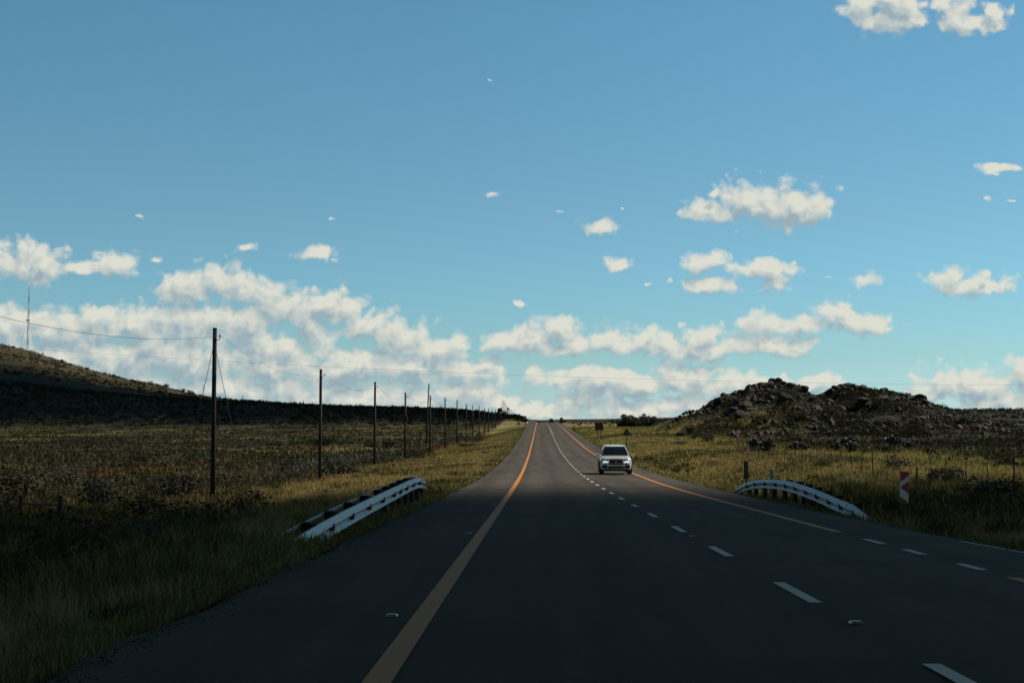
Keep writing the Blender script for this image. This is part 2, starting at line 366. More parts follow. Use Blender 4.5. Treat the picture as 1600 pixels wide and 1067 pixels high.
# ------------------------------------------------------------------ the clouds that cast the shade (out of view; the overhead one is added to darken the foreground)
def mat_cloud(name, edge_y0, edge_y1, wob, xc=0.0, side=0.0, near=None):
    """white cloud; its thinning front edge lets sunlight through"""
    m, nt, b = mat_new(name); L = nt.links.new
    b.inputs['Base Color'].default_value = (0.8, 0.8, 0.8, 1); b.inputs['Roughness'].default_value = 1; b.inputs['Specular IOR Level'].default_value = 0
    tc = nt.nodes.new('ShaderNodeTexCoord'); sp = nt.nodes.new('ShaderNodeSeparateXYZ'); L(tc.outputs['Object'], sp.inputs[0])
    n = nt.nodes.new('ShaderNodeTexNoise'); n.inputs['Scale'].default_value = 0.02; n.inputs['Detail'].default_value = 5; L(tc.outputs['Object'], n.inputs['Vector'])
    ma = nt.nodes.new('ShaderNodeMath'); ma.operation = 'MULTIPLY_ADD'; ma.inputs[1].default_value = wob; L(n.outputs['Fac'], ma.inputs[0]); L(sp.outputs[1], ma.inputs[2])
    ad = nt.nodes.new('ShaderNodeMath'); ad.operation = 'SUBTRACT'; L(sp.outputs[0], ad.inputs[0]); ad.inputs[1].default_value = xc
    ab = nt.nodes.new('ShaderNodeMath'); ab.operation = 'ABSOLUTE'; L(ad.outputs[0], ab.inputs[0])
    sl = nt.nodes.new('ShaderNodeMapRange'); sl.interpolation_type = 'SMOOTHSTEP'; sl.inputs['From Min'].default_value = 9; sl.inputs['From Max'].default_value = 40
    sl.inputs['To Max'].default_value = -side; L(ab.outputs[0], sl.inputs['Value'])
    m2 = nt.nodes.new('ShaderNodeMath'); m2.operation = 'ADD'; L(ma.outputs[0], m2.inputs[0]); L(sl.outputs[0], m2.inputs[1]); ma = m2
    mr = nt.nodes.new('ShaderNodeMapRange'); mr.interpolation_type = 'SMOOTHSTEP'
    mr.inputs['From Min'].default_value = edge_y0; mr.inputs['From Max'].default_value = edge_y1; L(ma.outputs[0], mr.inputs['Value'])
    fac = mr.outputs[0]
    if near is not None:                       # a thin near edge as well
        m3 = nt.nodes.new('ShaderNodeMapRange'); m3.interpolation_type = 'SMOOTHSTEP'; m3.inputs['From Min'].default_value = near[0]; m3.inputs['From Max'].default_value = near[1]
        m3.inputs['To Min'].default_value = 1; m3.inputs['To Max'].default_value = 0; L(ma.outputs[0], m3.inputs['Value'])
        mm = nt.nodes.new('ShaderNodeMath'); mm.operation = 'MAXIMUM'; L(fac, mm.inputs[0]); L(m3.outputs[0], mm.inputs[1]); fac = mm.outputs[0]
    tr = nt.nodes.new('ShaderNodeBsdfTransparent'); mx = nt.nodes.new('ShaderNodeMixShader')
    L(fac, mx.inputs[0]); L(b.outputs[0], mx.inputs[1]); L(tr.outputs[0], mx.inputs[2])
    L(mx.outputs[0], nt.nodes['Material Output'].inputs['Surface'])
    return m
def cloud_slab(name, H, thick, x0, x1, y0, y1, material, nx=60, ny=50, seed=0.0, ragged=0.0):
    """a closed lumpy slab of cloud; x, y are the ground it shades, shifted here along the sun's direction"""
    ox, oy = SDIR.x/SDIR.z*H, SDIR.y/SDIR.z*H
    xs = np.linspace(x0, x1, nx); ys = y1 - (y1 - y0)*np.linspace(0, 1, ny)[::-1]**1.8
    gx, gy = np.meshgrid(xs, ys, indexing='ij')
    rag = ragged*2*(fbm(gx*0.02 + seed, gx*0 + 3.3, 3) - 0.5)
    ex = np.minimum(gx - x0, x1 - gx)/(x1 - x0)*2; ey = np.minimum((gy - y0), (y1 - gy)*3)/(y1 - y0)*2
    pr = np.sqrt(np.clip(np.minimum(ex, ey)*2.5, 0, 1))
    bot = H - thick*0.10*pr*(0.5 + fbm(gx/300 + seed, gy/300, 4)); top = H + thick*pr*(0.35 + 1.1*fbm(gx/260 + seed, gy/260 + 5, 5))
    gy = gy + rag
    V = np.concatenate([np.stack([gx + ox, gy + oy, bot], -1).reshape(-1, 3), np.stack([gx + ox, gy + oy, top + 0.5], -1).reshape(-1, 3)])
    N = nx*ny; F = []
    for i in range(nx - 1):
        for j in range(ny - 1):
            a = i*ny + j; F.append((a, a+1, a+ny+1, a+ny)); F.append((N+a, N+a+ny, N+a+ny+1, N+a+1))
    for i in range(nx - 1):
        for j in (0, ny - 1):
            a = i*ny + j; F.append((a, a+ny, N+a+ny, N+a))
    for j in range(ny - 1):
        for i in (0, nx - 1):
            a = i*ny + j; F.append((a, a+1, N+a+1, N+a))
    o = np_mesh(name, V, np.array(F), material, smooth=True)
    return tag(o, kind='structure')
HD = 900.0
OYD = SDIR.y/SDIR.z*HD
cloud_slab('added_shade_cloud', HD, 260, -4200, 3600, -6000, 190, mat_cloud('shade_cloud', OYD + 38 + 12, OYD + 68 + 12, 24, SDIR.x/SDIR.z*HD - 5, 13))  # unseen slab added to shade the near road and block its sky light
HR = 2300.0
cloud_slab('ridge_cloud', HR, 300, -720, 8, 500, 1300, mat_cloud('white_cloud', SDIR.y/SDIR.z*HR + 1040 + 70, SDIR.y/SDIR.z*HR + 1240 + 70, 140, near=(SDIR.y/SDIR.z*HR + 560 + 70, SDIR.y/SDIR.z*HR + 820 + 70)), 40, 40, 4.0, ragged=26)

# ------------------------------------------------------------------ the lie of the land (all heights relative to the eye, then + EYE)
PROAD = herm([-400, -60, 0, 30, 58, 85, 99, 129, 172, 224, 270, 317, 385, 450, 505, 580, 640, 750, 900, 1200, 2000, 40000],
             [5.0, 0.04, -1.39, -2.11, -2.77, -3.29, -3.47, -3.70, -3.80, -3.56, -3.27, -2.93, -2.33, -1.88, -1.60, -1.32, -1.40, -3.0, -6, -12, -20, -20])
VLEFT = herm([-400, 0, 25, 45, 67, 101, 134, 168, 200, 235, 300, 366, 433, 500, 580, 640, 700, 800, 900, 1200, 2000, 40000],
             [-3, -2.9, -3.2, -3.5, -3.75, -4.3, -4.55, -4.75, -4.85, -4.75, -4.65, -4.55, -4.1, -3.3, -1.7, -0.6, 0.3, 1.2, 2.0, 2.0, 1, 1])
PLAINL = herm([-400, 0, 50, 100, 200, 400, 560, 640, 720, 800], [-4, -3.7, -3.8, -4.25, -4.4, -4.3, -4.0, -3.0, -1.2, 1.0])
PLAINR = herm([-400, 0, 50, 100, 155, 200, 300, 400, 500, 640, 900, 1500, 3000, 40000], [-1, -2.0, -2.55, -3.05, -3.2, -3.2, -2.6, -2.2, -1.8, -1.45, -2.6, -4.5, -7, -20])
XR = herm([-400, 0, 8, 14, 20, 26, 40, 62, 85, 182, 300, 500, 40000], [9.5, 9.5, 9.2, 8.4, 7.5, 7.2, 7.2, 7.3, 7.5, 8.1, 8.5, 8.7, 8.7])     # right edge of the asphalt
XL = -3.2
R1PX = ([-600, 0, 150, 250, 330, 395, 490, 600, 690, 730, 760, 785, 800, 815, 825, 840, 900], [26, 21, 16, 13, 11, 10.1, 8.3, 7.0, 6.1, 5.4, 3.7, 2.4, 2.2, 0.9, -1.2, -4, -6])
HPX = ([-700, -200, 0, 40, 80, 120, 160, 200, 240, 280, 310, 330, 395, 490, 600, 690, 760, 800, 830, 900], [130, 98, 75, 69, 60, 52, 44.5, 38.5, 34, 27.7, 22, 20, 16.2, 12.5, 10.5, 9, 5, 2, -7, -10])
KPX = ([1000, 1022, 1040, 1056, 1075, 1105, 1120, 1129, 1144, 1163, 1178, 1187, 1206, 1219, 1227, 1240, 1249, 1257, 1272, 1287, 1300, 1334, 1347, 1366, 1379, 1394, 1410, 1431, 1440, 1470, 1540, 1600, 1700, 2000],
       [665, 664, 658, 650, 642, 635, 624, 616, 614, 605, 599, 600, 594, 592, 598, 607, 619, 630, 624, 613, 602, 600, 603, 610, 608, 613, 622, 626, 645, 652, 653, 652, 653, 658])
def kop_top(x):
    return (655 - np.interp(840 + FPX*x/300.0, KPX[0], KPX[1]))*300/FPX
def hgt(x, y):
    """terrain height (relative to the eye)"""
    x = np.asarray(x, float); y = np.asarray(y, float)
    P = PROAD(y); xr = XR(y); yc = np.maximum(y, 1.0)
    # left
    far = sstep(y, 640, 900); pl = PLAINL(y)
    pxl = 840 + FPX*x/np.maximum(yc, 850)
    r1 = np.interp(pxl, *R1PX)*np.clip(yc/900, 0.9, 3); hh = np.interp(pxl, *HPX)
    pl = pl + 0*x
    hill = np.where(y < 900, pl*(1-far) + r1*far, r1 + (hh - np.interp(pxl, *R1PX)*1.5)*sstep(y, 900, 1500))
    hill = np.where(y > 1500, hh*np.clip(y/1500, 1, 1.4)*(1 - 0.96*sstep(y, 1510, 2300)) - 6*sstep(y, 1600, 4500), hill)
    vl = VLEFT(y); t = sstep(-x, 14, 34); fieldL = vl*(1-t) + hill*t
    tb = sstep(-x, 3.1, 13.5); left = (P - 0.12)*(1 - tb) + fieldL*tb
    # right
    pr = PLAINR(y) + 0*x
    pxr = 840 + FPX*x/2500.0
    plat = np.interp(pxr, [900, 1020, 1440, 1600, 2500], [0, 3, 22, 22, 20])
    pr = pr + plat*sstep(y, 900, 2500)
    K = np.maximum(kop_top(x) - 1.25 - PLAINR(y), 0)*sstep(x, 22, 30)
    g = sstep(y, 205, 300)*(1 - sstep(y, 306, 400))
    rock = K*g
    pr = pr + rock
    d = x - xr; tr = sstep(d, -0.2, 9.0); dip = -0.30*np.exp(-((d - 2.2)/1.3)**2)
    right = (P - 0.12)*(1 - tr) + pr*tr + dip
    mid = P - 0.14
    z = np.where(x < XL, left, np.where(x > xr, right, mid))
    out = np.where(x < XL, sstep(-x, 4, 9), np.where(x > xr, sstep(d, 1, 5), 0))
    z = z + out*(0.28*(fbm(x*0.16 + 50, y*0.16 + 20, 4) - 0.5) + 0.8*(fbm(x*0.03 + 5, y*0.03, 3) - 0.5)*sstep(y, 90, 250)*sstep(np.abs(x), 20, 60))
    z = z + 2.4*(fbm(x*0.26 + 3, y*0.20, 4) - 0.5)*np.clip(rock/5, 0, 1)
    z = z + 0.30*np.exp(-((y - 19.5)/3.6)**2)*sstep(-x, 3.25, 3.7)*(1 - sstep(-x, 4.6, 7.0))
    z = z + np.where(y > 850, 1.6*(fbm(x*0.05, y*0.05 + 7, 4) - 0.5)*sstep(-x, 40, 160), 0)
    return z
def gz(x, y): return float(hgt(np.array([x]), np.array([y]))[0]) + EYE
def road_z(x, y): return float(PROAD(y)) + EYE - 0.014*abs(x - 2.62)
def at(px, py, Y):
    """point at distance Y down the road seen at a pixel of the photograph"""
    d = ndir(px, py); s = Y/d.y; return Vector((d.x*s, Y, d.z*s + EYE))
def xat(px, Y): return at(px, 660, Y).x

# colours of soil and sward
STRAW = np.array([0.27, 0.205, 0.085]); GOLD = np.array([0.215, 0.188, 0.062]); GREEN = np.array([0.085, 0.088, 0.030])
OLIVE = np.array([0.034, 0.034, 0.017]); RUST = np.array([0.11, 0.06, 0.026]); DARK = np.array([0.020, 0.0195, 0.0135]); BROWN = np.array([0.088, 0.068, 0.036])
def lerp(a, b, t): return a*(1 - t[..., None]) + b*t[..., None]
def sward(x, y):
    """what grows where: returns an (n,3) colour"""
    x = np.asarray(x, float); y = np.asarray(y, float)
    n1 = fbm(x*0.06 + 3, y*0.022 + 1, 4); n2 = fbm(x*0.055 + 30, y*0.032 + 8, 4); n3 = fbm(x*0.5 + 9, y*0.3, 3)
    n4 = fbm(x*0.018 + 60, y*0.010 + 44, 3)
    field = lerp(OLIVE*1.2 + 0*x[..., None], STRAW*0.52, sstep(n2, 0.50, 0.72))
    field = lerp(field, RUST*0.9, sstep(n1, 0.60, 0.78)*0.8)
    field = lerp(field, DARK, sstep(n4, 0.55, 0.75)*0.7)
    verge = lerp(GOLD + 0*x[..., None], STRAW, sstep(n1, 0.40, 0.62))
    n5 = fbm(x*0.10 + 80, y*0.045 + 18, 4)
    verge = lerp(verge, GREEN*0.8, sstep(n5, 0.50, 0.66)*0.85)
    verge = lerp(verge, OLIVE*1.3, sstep(fbm(x*0.09 + 13, y*0.05 + 77, 4), 0.58, 0.72)*0.5)
    xr = XR(y)
    isl = x < 2
    d = np.where(isl, XL - x, x - xr)
    bl = np.interp(y, [20, 50, 67, 90], [2.5, 6.0, 9.5, 12.0])
    wv = np.where(isl, 1 - sstep(d, bl - 1.5, bl + 1.5), 1 - sstep(d, 14 + 0.07*np.clip(y, 0, 300), 24 + 0.09*np.clip(y, 0, 300)))
    c = lerp(field, verge, wv)
    c = lerp(c, GREEN*1.15, (1 - sstep(d, 0.5, 2.6))*0.75)
    # right: bushy band at the foot of the rocks, rock slope
    rr = sstep(x, 26, 34)*sstep(y, 110, 190)*(1 - sstep(y, 400, 470))
    c = lerp(c, lerp(DARK*1.15 + 0*x[..., None], GOLD*0.38, sstep(n2, 0.54, 0.74)), rr*0.9)
    kk = sstep(kop_top(x) + 2.6, 3.2, 6.5)*sstep(y, 215, 250)*(1 - sstep(y, 380, 420))*sstep(x, 22, 30)
    c = lerp(c, lerp(DARK*0.95 + 0*x[..., None], GOLD*0.42, sstep(n5, 0.60, 0.72)), kk*0.92)
    # left: dark scrub-covered ridge, brown hill behind
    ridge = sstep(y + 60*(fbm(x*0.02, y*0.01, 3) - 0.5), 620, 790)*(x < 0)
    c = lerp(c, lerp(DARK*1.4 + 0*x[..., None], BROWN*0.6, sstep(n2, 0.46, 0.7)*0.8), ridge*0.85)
    hillc = sstep(y, 1080, 1260)*(x < 0)
    nh = fbm(x*0.02, y*0.02, 4); nh2 = fbm(x*0.09, y*0.03, 4)
    c = lerp(c, lerp(BROWN*0.80 + 0*x[..., None], OLIVE*0.8, np.clip(sstep(nh, 0.5, 0.7)*0.7 + sstep(nh2, 0.55, 0.7)*0.6, 0, 1)), hillc)
    farr = sstep(y, 900, 1500)*(x > 0)
    c = lerp(c, OLIVE*0.8 + 0*x[..., None], farr)
    return c*(0.8 + 0.4*n3[..., None])

def build_ground():
    def axis(spans):
        a = [];
        for (lo, hi, n) in spans: a.append(np.linspace(lo, hi, n, endpoint=False))
        return np.concatenate(a)
    xs = axis([(-25000, -3000, 8), (-3000, -900, 14), (-900, -300, 60), (-300, -90, 70), (-90, -20, 80), (-20, -3.2, 34), (-3.2, 8, 12), (8, 22, 30), (22, 110, 130), (110, 300, 60), (300, 1200, 40), (1200, 4000, 12), (4000, 25001, 8)])
    ys = axis([(-3000, -100, 8), (-100, 0, 14), (0, 60, 50), (60, 200, 100), (200, 320, 120), (320, 640, 110), (640, 1000, 70), (1000, 1700, 80), (1700, 4000, 26), (4000, 40001, 12)])
    gx, gy = np.meshgrid(xs, ys, indexing='ij'); nx, ny = gx.shape
    # keep a column of vertices on each road edge
    gz_ = hgt(gx.ravel(), gy.ravel()) + EYE
    V = np.stack([gx.ravel(), gy.ravel(), gz_], -1)
    i = np.arange(nx - 1)[:, None]*ny + np.arange(ny - 1)[None]; i = i.ravel()
    F = np.stack([i, i + ny, i + ny + 1, i + 1], -1)
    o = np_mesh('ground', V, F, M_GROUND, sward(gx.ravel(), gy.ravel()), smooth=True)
    tag(o, kind='structure')
build_ground()

def strip(name, xa, xb, y0, y1, dz, m, skirt=0.0, step=None):
    n = max(2, int((y1 - y0)/(step or 3.0)) + 1); ys = np.linspace(y0, y1, n); mb = MB(); rings = []
    for y in ys:
        a = xa(y) if callable(xa) else xa; b = xb(y) if callable(xb) else xb
        pts = []
        if skirt: pts.append((a - 0.16, y, road_z(a, y) - skirt + dz))
        k = 7 if skirt else 2
        for i in range(k):
            x = a + (b - a)*i/(k - 1); pts.append((x, y, road_z(x, y) + dz))
        if skirt: pts.append((b + 0.16, y, road_z(b, y) - skirt + dz))
        rings.append(pts)
    mb.loft(rings, cap=False, closed=False)
    o = mb.build(name, m); return tag(o, kind='structure')
def wob(x, ph): return lambda y: x + 0.05*math.sin(y*0.9 + ph) + 0.04*math.sin(y*2.7 + 2*ph) + 0.03*math.sin(y*5.1 + ph)
strip('road', wob(XL, 1.0), lambda y: float(XR(y)) + 0.04*math.sin(y*1.1), -60, 760, 0.0, M_ASPH, skirt=0.22, step=1.5)
# road markings: sheets a few mm above the asphalt
XY_L = herm([-60, 80, 300, 500, 760], [-1.01, -1.01, -0.75, -0.45, -0.35]); XC = herm([-60, 80, 300, 500, 760], [2.62, 2.62, 3.0, 3.45, 3.55])
XY_R = herm([-60, 40, 62, 85, 110, 172, 224, 300, 500, 760], [5.55, 5.56, 5.68, 6.0, 6.12, 6.27, 6.43, 6.7, 7.1, 7.2])
def line(name, xf, w, y0, y1, m, dz=0.005): return strip(name, lambda y: float(xf(y)) - w/2, lambda y: float(xf(y)) + w/2, y0, y1, dz, m)
line('yellow_edge_line', XY_L, 0.19, -60, 700, M_YEL)
line('yellow_edge_line', XY_R, 0.17, 26.3, 700, M_YEL)
line('yellow_edge_line', XY_R, 0.17, -60, 16.7, M_YEL)
def dashes(name, xf, w, spans, m):
    mb = MB()
    for (a, b) in spans:
        mb.add([(float(xf(a)) - w/2, a, road_z(float(xf(a)) - w/2, a) + 0.005), (float(xf(a)) + w/2, a, road_z(float(xf(a)) + w/2, a) + 0.005),
                (float(xf(b)) + w/2, b, road_z(float(xf(b)) + w/2, b) + 0.005), (float(xf(b)) - w/2, b, road_z(float(xf(b)) - w/2, b) + 0.005)], [(0, 1, 2, 3)])
    return tag(mb.build(name, m), kind='structure')
c_sp = []
k = -10
while True:
    a = 9.59 - 2.1 + k*6.0
    if a > 330: break
    c_sp.append((a, a + 2.1)); k += 1
dashes('centre_line', XC, 0.125, c_sp, M_WLN)
line('centre_line', XC, 0.045, 330, 690, M_WLN)
line('centre_line', lambda y: XC(y) + 0.20, 0.04, 300, 390, M_WLN)
dashes('junction_line', XY_R, 0.13, [(22.9, 24.2), (20.5, 21.6), (17.8, 18.8)], M_WLN)
line('shoulder_line', lambda y: XR(y) - 0.22, 0.06, 12, 24, M_WLN)

# ------------------------------------------------------------------ grass, scrub (stuff)
def blades(name, x, y, h, w, col, lean=0.6, mat_=M_GRASS, zoff=-0.02):
    n = len(x); z = hgt(x, y) + EYE + zoff
    az = RNG.uniform(0, 2*math.pi, n); dx, dy = np.cos(az)*w/2, np.sin(az)*w/2
    la = RNG.uniform(0, 2*math.pi, n); ll = h*lean*RNG.random(n)
    V = np.empty((n, 5, 3), np.float32)
    V[:, 0] = np.stack([x - dx, y - dy, z], -1); V[:, 1] = np.stack([x + dx, y + dy, z], -1)
    mx, my = x + np.cos(la)*ll*0.35, y + np.sin(la)*ll*0.35
    V[:, 2] = np.stack([mx + dx*0.8, my + dy*0.8, z + h*0.55], -1); V[:, 3] = np.stack([mx - dx*0.8, my - dy*0.8, z + h*0.55], -1)
    V[:, 4] = np.stack([x + np.cos(la)*ll, y + np.sin(la)*ll, z + h], -1)
    b = np.arange(n)[:, None]*5
    F = np.concatenate([b + [0, 1, 2], b + [0, 2, 3], b + [3, 2, 4]])
    C = np.repeat(col[:, None], 5, 1).reshape(-1, 3)
    o = np_mesh(name, V.reshape(-1, 3), F, mat_, C); return tag(o, kind='stuff')
def zsamp(n, z0, z1, p=1.0):
    """distances with density falling as 1/Z^p"""
    u = RNG.random(n)
    if abs(p - 1) < 1e-6: return z0*(z1/z0)**u
    q = 1 - p; return (z0**q + u*(z1**q - z0**q))**(1/q)
def verge_grass():
    # left verge
    n = 260000; y = zsamp(n, 6, 420, 1.25); d = 0.02 + RNG.random(n)**1.3*13.5; x = XL - d - 0.02
    keep = fbm(x*0.9, y*0.7, 3) + 0.25*RNG.random(n) > 0.50; x, y, d = x[keep], y[keep], d[keep]
    n = len(x); c = sward(x, y)
    tall = fbm(x*0.35 + 7, y*0.2 + 3, 3)
    h = (0.05 + 0.36*sstep(d, 0.2, 3.0)*tall**1.5 + 0.16*RNG.random(n)**2)*np.where(y > 150, 0.8, 1)
    st = RNG.random(n)[:, None]; c = c*(0.75 + 0.7*st); c = np.where((RNG.random(n) < 0.22)[:, None], STRAW*1.35, c)
    w = np.maximum(0.007, 0.0007*y)*RNG.uniform(0.7, 1.5, n)
    return x, y, h, w, c
x, y, h, w, c = verge_grass()
tag(blades('verge_grass', x, y, h, w, c), 'dry golden and green grass on the left road verge', 'grass')
def verge_grass_r():
    n = 230000; y = zsamp(n, 14, 420, 1.2); d = 0.02 + RNG.random(n)**1.2*(18 + 0.06*y); x = XR(y) + d + 0.03
    keep = fbm(x*0.9 + 40, y*0.7, 3) + 0.25*RNG.random(n) > 0.52; x, y, d = x[keep], y[keep], d[keep]
    n = len(x); c = sward(x, y); tall = fbm(x*0.35 + 27, y*0.2 + 3, 3)
    h = (0.05 + 0.33*sstep(d, 0.2, 3.0)*tall**1.5 + 0.16*RNG.random(n)**2)*np.where(y > 150, 0.8, 1)
    st = RNG.random(n)[:, None]; c = c*(0.75 + 0.7*st); c = np.where((RNG.random(n) < 0.20)[:, None], STRAW*1.3, c)
    w = np.maximum(0.007, 0.0007*y)*RNG.uniform(0.7, 1.5, n)
    return x, y, h, w, c
x, y, h, w, c = verge_grass_r()
tag(blades('verge_grass', x, y, h, w, c), 'dry golden grass on the right road verge', 'grass')
def gravel(name, n, y0, y1, xf, label):
    y = zsamp(n, y0, y1, 1.3); x = xf(y, RNG.normal(size=n)); z = np.maximum(hgt(x, y), np.where((x > XL) & (x < XR(y)), PROAD(y) - 0.014*np.abs(x - 2.62), -99)) + EYE
    base = np.array([[1, 0, 0], [-1, 0, 0], [0, 1, 0], [0, -1, 0], [0, 0, 0.8], [0, 0, -0.8]], float); F0 = np.array([[0, 2, 4], [2, 1, 4], [1, 3, 4], [3, 0, 4], [2, 0, 5], [1, 2, 5], [3, 1, 5], [0, 3, 5]])
    sc = RNG.uniform(0.003, 0.011, (n, 1, 1))*(1 + y[:, None, None]/80)*RNG.uniform(0.6, 1.4, (n, 1, 3)); V = base[None]*sc + RNG.normal(size=(n, 6, 3))*sc*0.25 + np.stack([x, y, z + 0.004], -1)[:, None]
    C = np.repeat(np.array([0.11, 0.096, 0.078])*RNG.uniform(0.5, 1.6, (n, 1)), 6, 0)
    tag(np_mesh(name, V.reshape(-1, 3), (np.arange(n)[:, None, None]*6 + F0[None]).reshape(-1, 3), M_GROUND, C), label, 'gravel', kind='stuff')
gravel('gravel', 9000, 6, 110, lambda y, g_: XL - 0.10 + 0.16*g_, 'loose gravel along the left edge of the asphalt')
gravel('gravel', 9000, 14, 110, lambda y, g_: XR(y) + 0.14 + 0.12*g_, 'loose gravel along the right edge of the asphalt')
# coarse tussocks standing out of the verge grass
def tussocks(name, n, per, y0, y1, xf, label):
    yc = zsamp(n, y0, y1, 1.2); xc = xf(yc, RNG.random(n)); x = np.repeat(xc, per) + RNG.normal(size=n*per)*0.10*np.repeat(1 + yc/70, per); y = np.repeat(yc, per) + RNG.normal(size=n*per)*0.12*np.repeat(1 + yc/70, per)
    base = np.where((RNG.random(n) < 0.5)[:, None], STRAW*1.25, np.where((RNG.random(n) < 0.5)[:, None], GREEN*0.8, OLIVE*1.5)); c = np.repeat(base, per, 0)*RNG.uniform(0.6, 1.3, (n*per, 1))
    h = np.repeat(RNG.uniform(0.18, 0.50, n), per)*RNG.uniform(0.5, 1.1, n*per)
    tag(blades(name, x, y, h, np.maximum(0.006, 0.0006*y)*RNG.uniform(0.7, 1.4, n*per), c, 0.9), label, 'grass')
tussocks('tussock_grass', 620, 45, 9, 130, lambda y, u: XL - 0.5 - u**1.2*11, 'coarse grass tussocks standing out of the left verge')
tussocks('tussock_grass', 620, 45, 18, 150, lambda y, u: XR(y) + 0.5 + u**1.2*17, 'coarse grass tussocks standing out of the right verge')
# field grass tufts
n = 90000; y = zsamp(n, 20, 640, 1.15); x = -15.5 - RNG.random(n)*(0.42*y + 18)
c = sward(x, y)*(0.7 + 0.8*RNG.random(n))[:, None]
tag(blades('field_grass', x, y, 0.12 + 0.35*RNG.random(n), np.maximum(0.012, 0.0011*y)*RNG.uniform(0.7, 1.5, n), c, 0.6), 'sparse dry grass over the left field', 'grass')
n = 60000; y = zsamp(n, 30, 420, 1.1); x = XR(y) + 14 + RNG.random(n)*(0.40*y + 12)
c = sward(x, y)*(0.7 + 0.8*RNG.random(n))[:, None]
tag(blades('field_grass', x, y, 0.12 + 0.35*RNG.random(n), np.maximum(0.012, 0.0011*y)*RNG.uniform(0.7, 1.5, n), c, 0.6), 'sparse dry grass at the foot of the rocks', 'grass')

def scrub(name, x, y, rx, hz, col, per=34, leaf=0.12, zoff=0.0):
    """many low bushes: small leaf triangles spread through each bush's own volume"""
    n = len(x); z = hgt(x, y) + EYE + zoff
    N = n*per
    d = RNG.normal(size=(n, per, 3)); d /= np.linalg.norm(d, axis=2, keepdims=True); d *= RNG.uniform(0.35, 1, (n, per, 1))**0.5
    cx = x[:, None] + d[..., 0]*rx[:, None]; cy = y[:, None] + d[..., 1]*rx[:, None]; cz = z[:, None] + np.abs(d[..., 2])*hz[:, None]
    cen = np.stack([cx, cy, cz], -1).reshape(N, 1, 3)
    s = (leaf*rx)[:, None].repeat(per, 1).reshape(N, 1, 1)*RNG.uniform(0.7, 1.5, (N, 1, 1))
    V = (cen + RNG.normal(size=(N, 3, 3))*s).astype(np.float32)
    V[..., 2] = np.maximum(V[..., 2], (z[:, None].repeat(per, 1).reshape(N, 1) - 0.05))
    C = (col[:, None, :]*RNG.uniform(0.75, 1.3, (n, per, 1))).reshape(N, 1, 3).repeat(3, 1).reshape(-1, 3)
    F = np.arange(N*3).reshape(N, 3)
    o = np_mesh(name, V.reshape(-1, 3), F, M_SCRUB, C); return tag(o, kind='stuff')
SCOL = np.array([[0.028, 0.031, 0.017], [0.036, 0.034, 0.02], [0.021, 0.023, 0.014], [0.055, 0.046, 0.024], [0.042, 0.046, 0.018]])
n = 3600; y = zsamp(n, 34, 640, 0.9); x = -15.8 - RNG.random(n)*(0.42*y + 16)
keep = fbm(x*0.05 + 11, y*0.03 + 5, 3) + 0.2*RNG.random(n) > 0.50; x, y = x[keep], y[keep]; n = len(x)
rx = RNG.uniform(0.2, 0.6, n)*(1 + y/450); tag(scrub('field_scrub', x, y, rx, rx*RNG.uniform(0.4, 0.8, n), SCOL[RNG.integers(0, 5, n)]), 'low grey-green scrub scattered thickly over the left field', 'scrub')
n = 3600; y = zsamp(n, 70, 420, 0.6); x = XR(y) + 15 + 0.05*y + RNG.random(n)*(0.42*y + 10)
keep = fbm(x*0.07 + 31, y*0.04 + 5, 3) + 0.2*RNG.random(n) > 0.48; x, y = x[keep], y[keep]; n = len(x)
rx = RNG.uniform(0.25, 0.8, n)*(1 + y/600); tag(scrub('field_scrub', x, y, rx, rx*RNG.uniform(0.5, 0.95, n), SCOL[RNG.integers(0, 5, n)]), 'low scrub at the foot of the rocky hill on the right', 'scrub')
n = 420; y = zsamp(n, 24, 78, 0.6); x = XL - np.interp(y, [20, 50, 67, 90], [3.5, 6.5, 10.5, 13.5]) - RNG.random(n)**1.3*(0.30*y + 6)
keep = fbm(x*0.16 + 71, y*0.12, 3) + 0.25*RNG.random(n) > 0.50; x, y = x[keep], y[keep]; n = len(x)
rx = RNG.uniform(0.3, 0.95, n); tag(scrub('bank_scrub', x, y, rx, rx*RNG.uniform(0.6, 1.1, n), SCOL[RNG.integers(0, 5, n)]*2.2, per=90, leaf=0.06), 'dark green scrub filling the bank below the left verge', 'scrub')
# ridge and hill
n = 7000; y = 640 + 370*RNG.random(n)**0.75; x = -8 - RNG.random(n)*(0.42*y)
rx = RNG.uniform(0.6, 1.5, n); tag(scrub('ridge_scrub', x, y, rx, rx*0.45, SCOL[RNG.integers(0, 5, n)]*np.array([1.1, 1.0, 0.85]), per=14, leaf=0.3), 'dense dark scrub covering the shaded ridge on the left', 'scrub')
n = 5200; y = RNG.uniform(1080, 1530, n); x = -8 - RNG.random(n)*(0.44*y)
keep = fbm(x*0.02 + 2, y*0.012, 3) + 0.3*RNG.random(n) > 0.55; x, y = x[keep], y[keep]; n = len(x)
rx = RNG.uniform(0.6, 2.0, n)*(0.7 + 0.6*RNG.random(n)); tag(scrub('hill_scrub', x, y, rx, rx*0.8, SCOL[RNG.integers(0, 3, n)], per=14, leaf=0.3), 'scattered bushes on the brown sunlit hill', 'scrub')
n = 1300; y = RNG.uniform(420, 660, n); x = 12 + RNG.random(n)*(0.40*y)
rx = RNG.uniform(0.3, 0.7, n); tag(scrub('crest_scrub', x, y, rx, rx*0.7, SCOL[RNG.integers(0, 5, n)], per=14, leaf=0.3), 'low scrub on the skyline right of the road', 'scrub')
n = 2500; y = RNG.uniform(1500, 2550, n); x = y*RNG.uniform(0.05, 0.48, n)
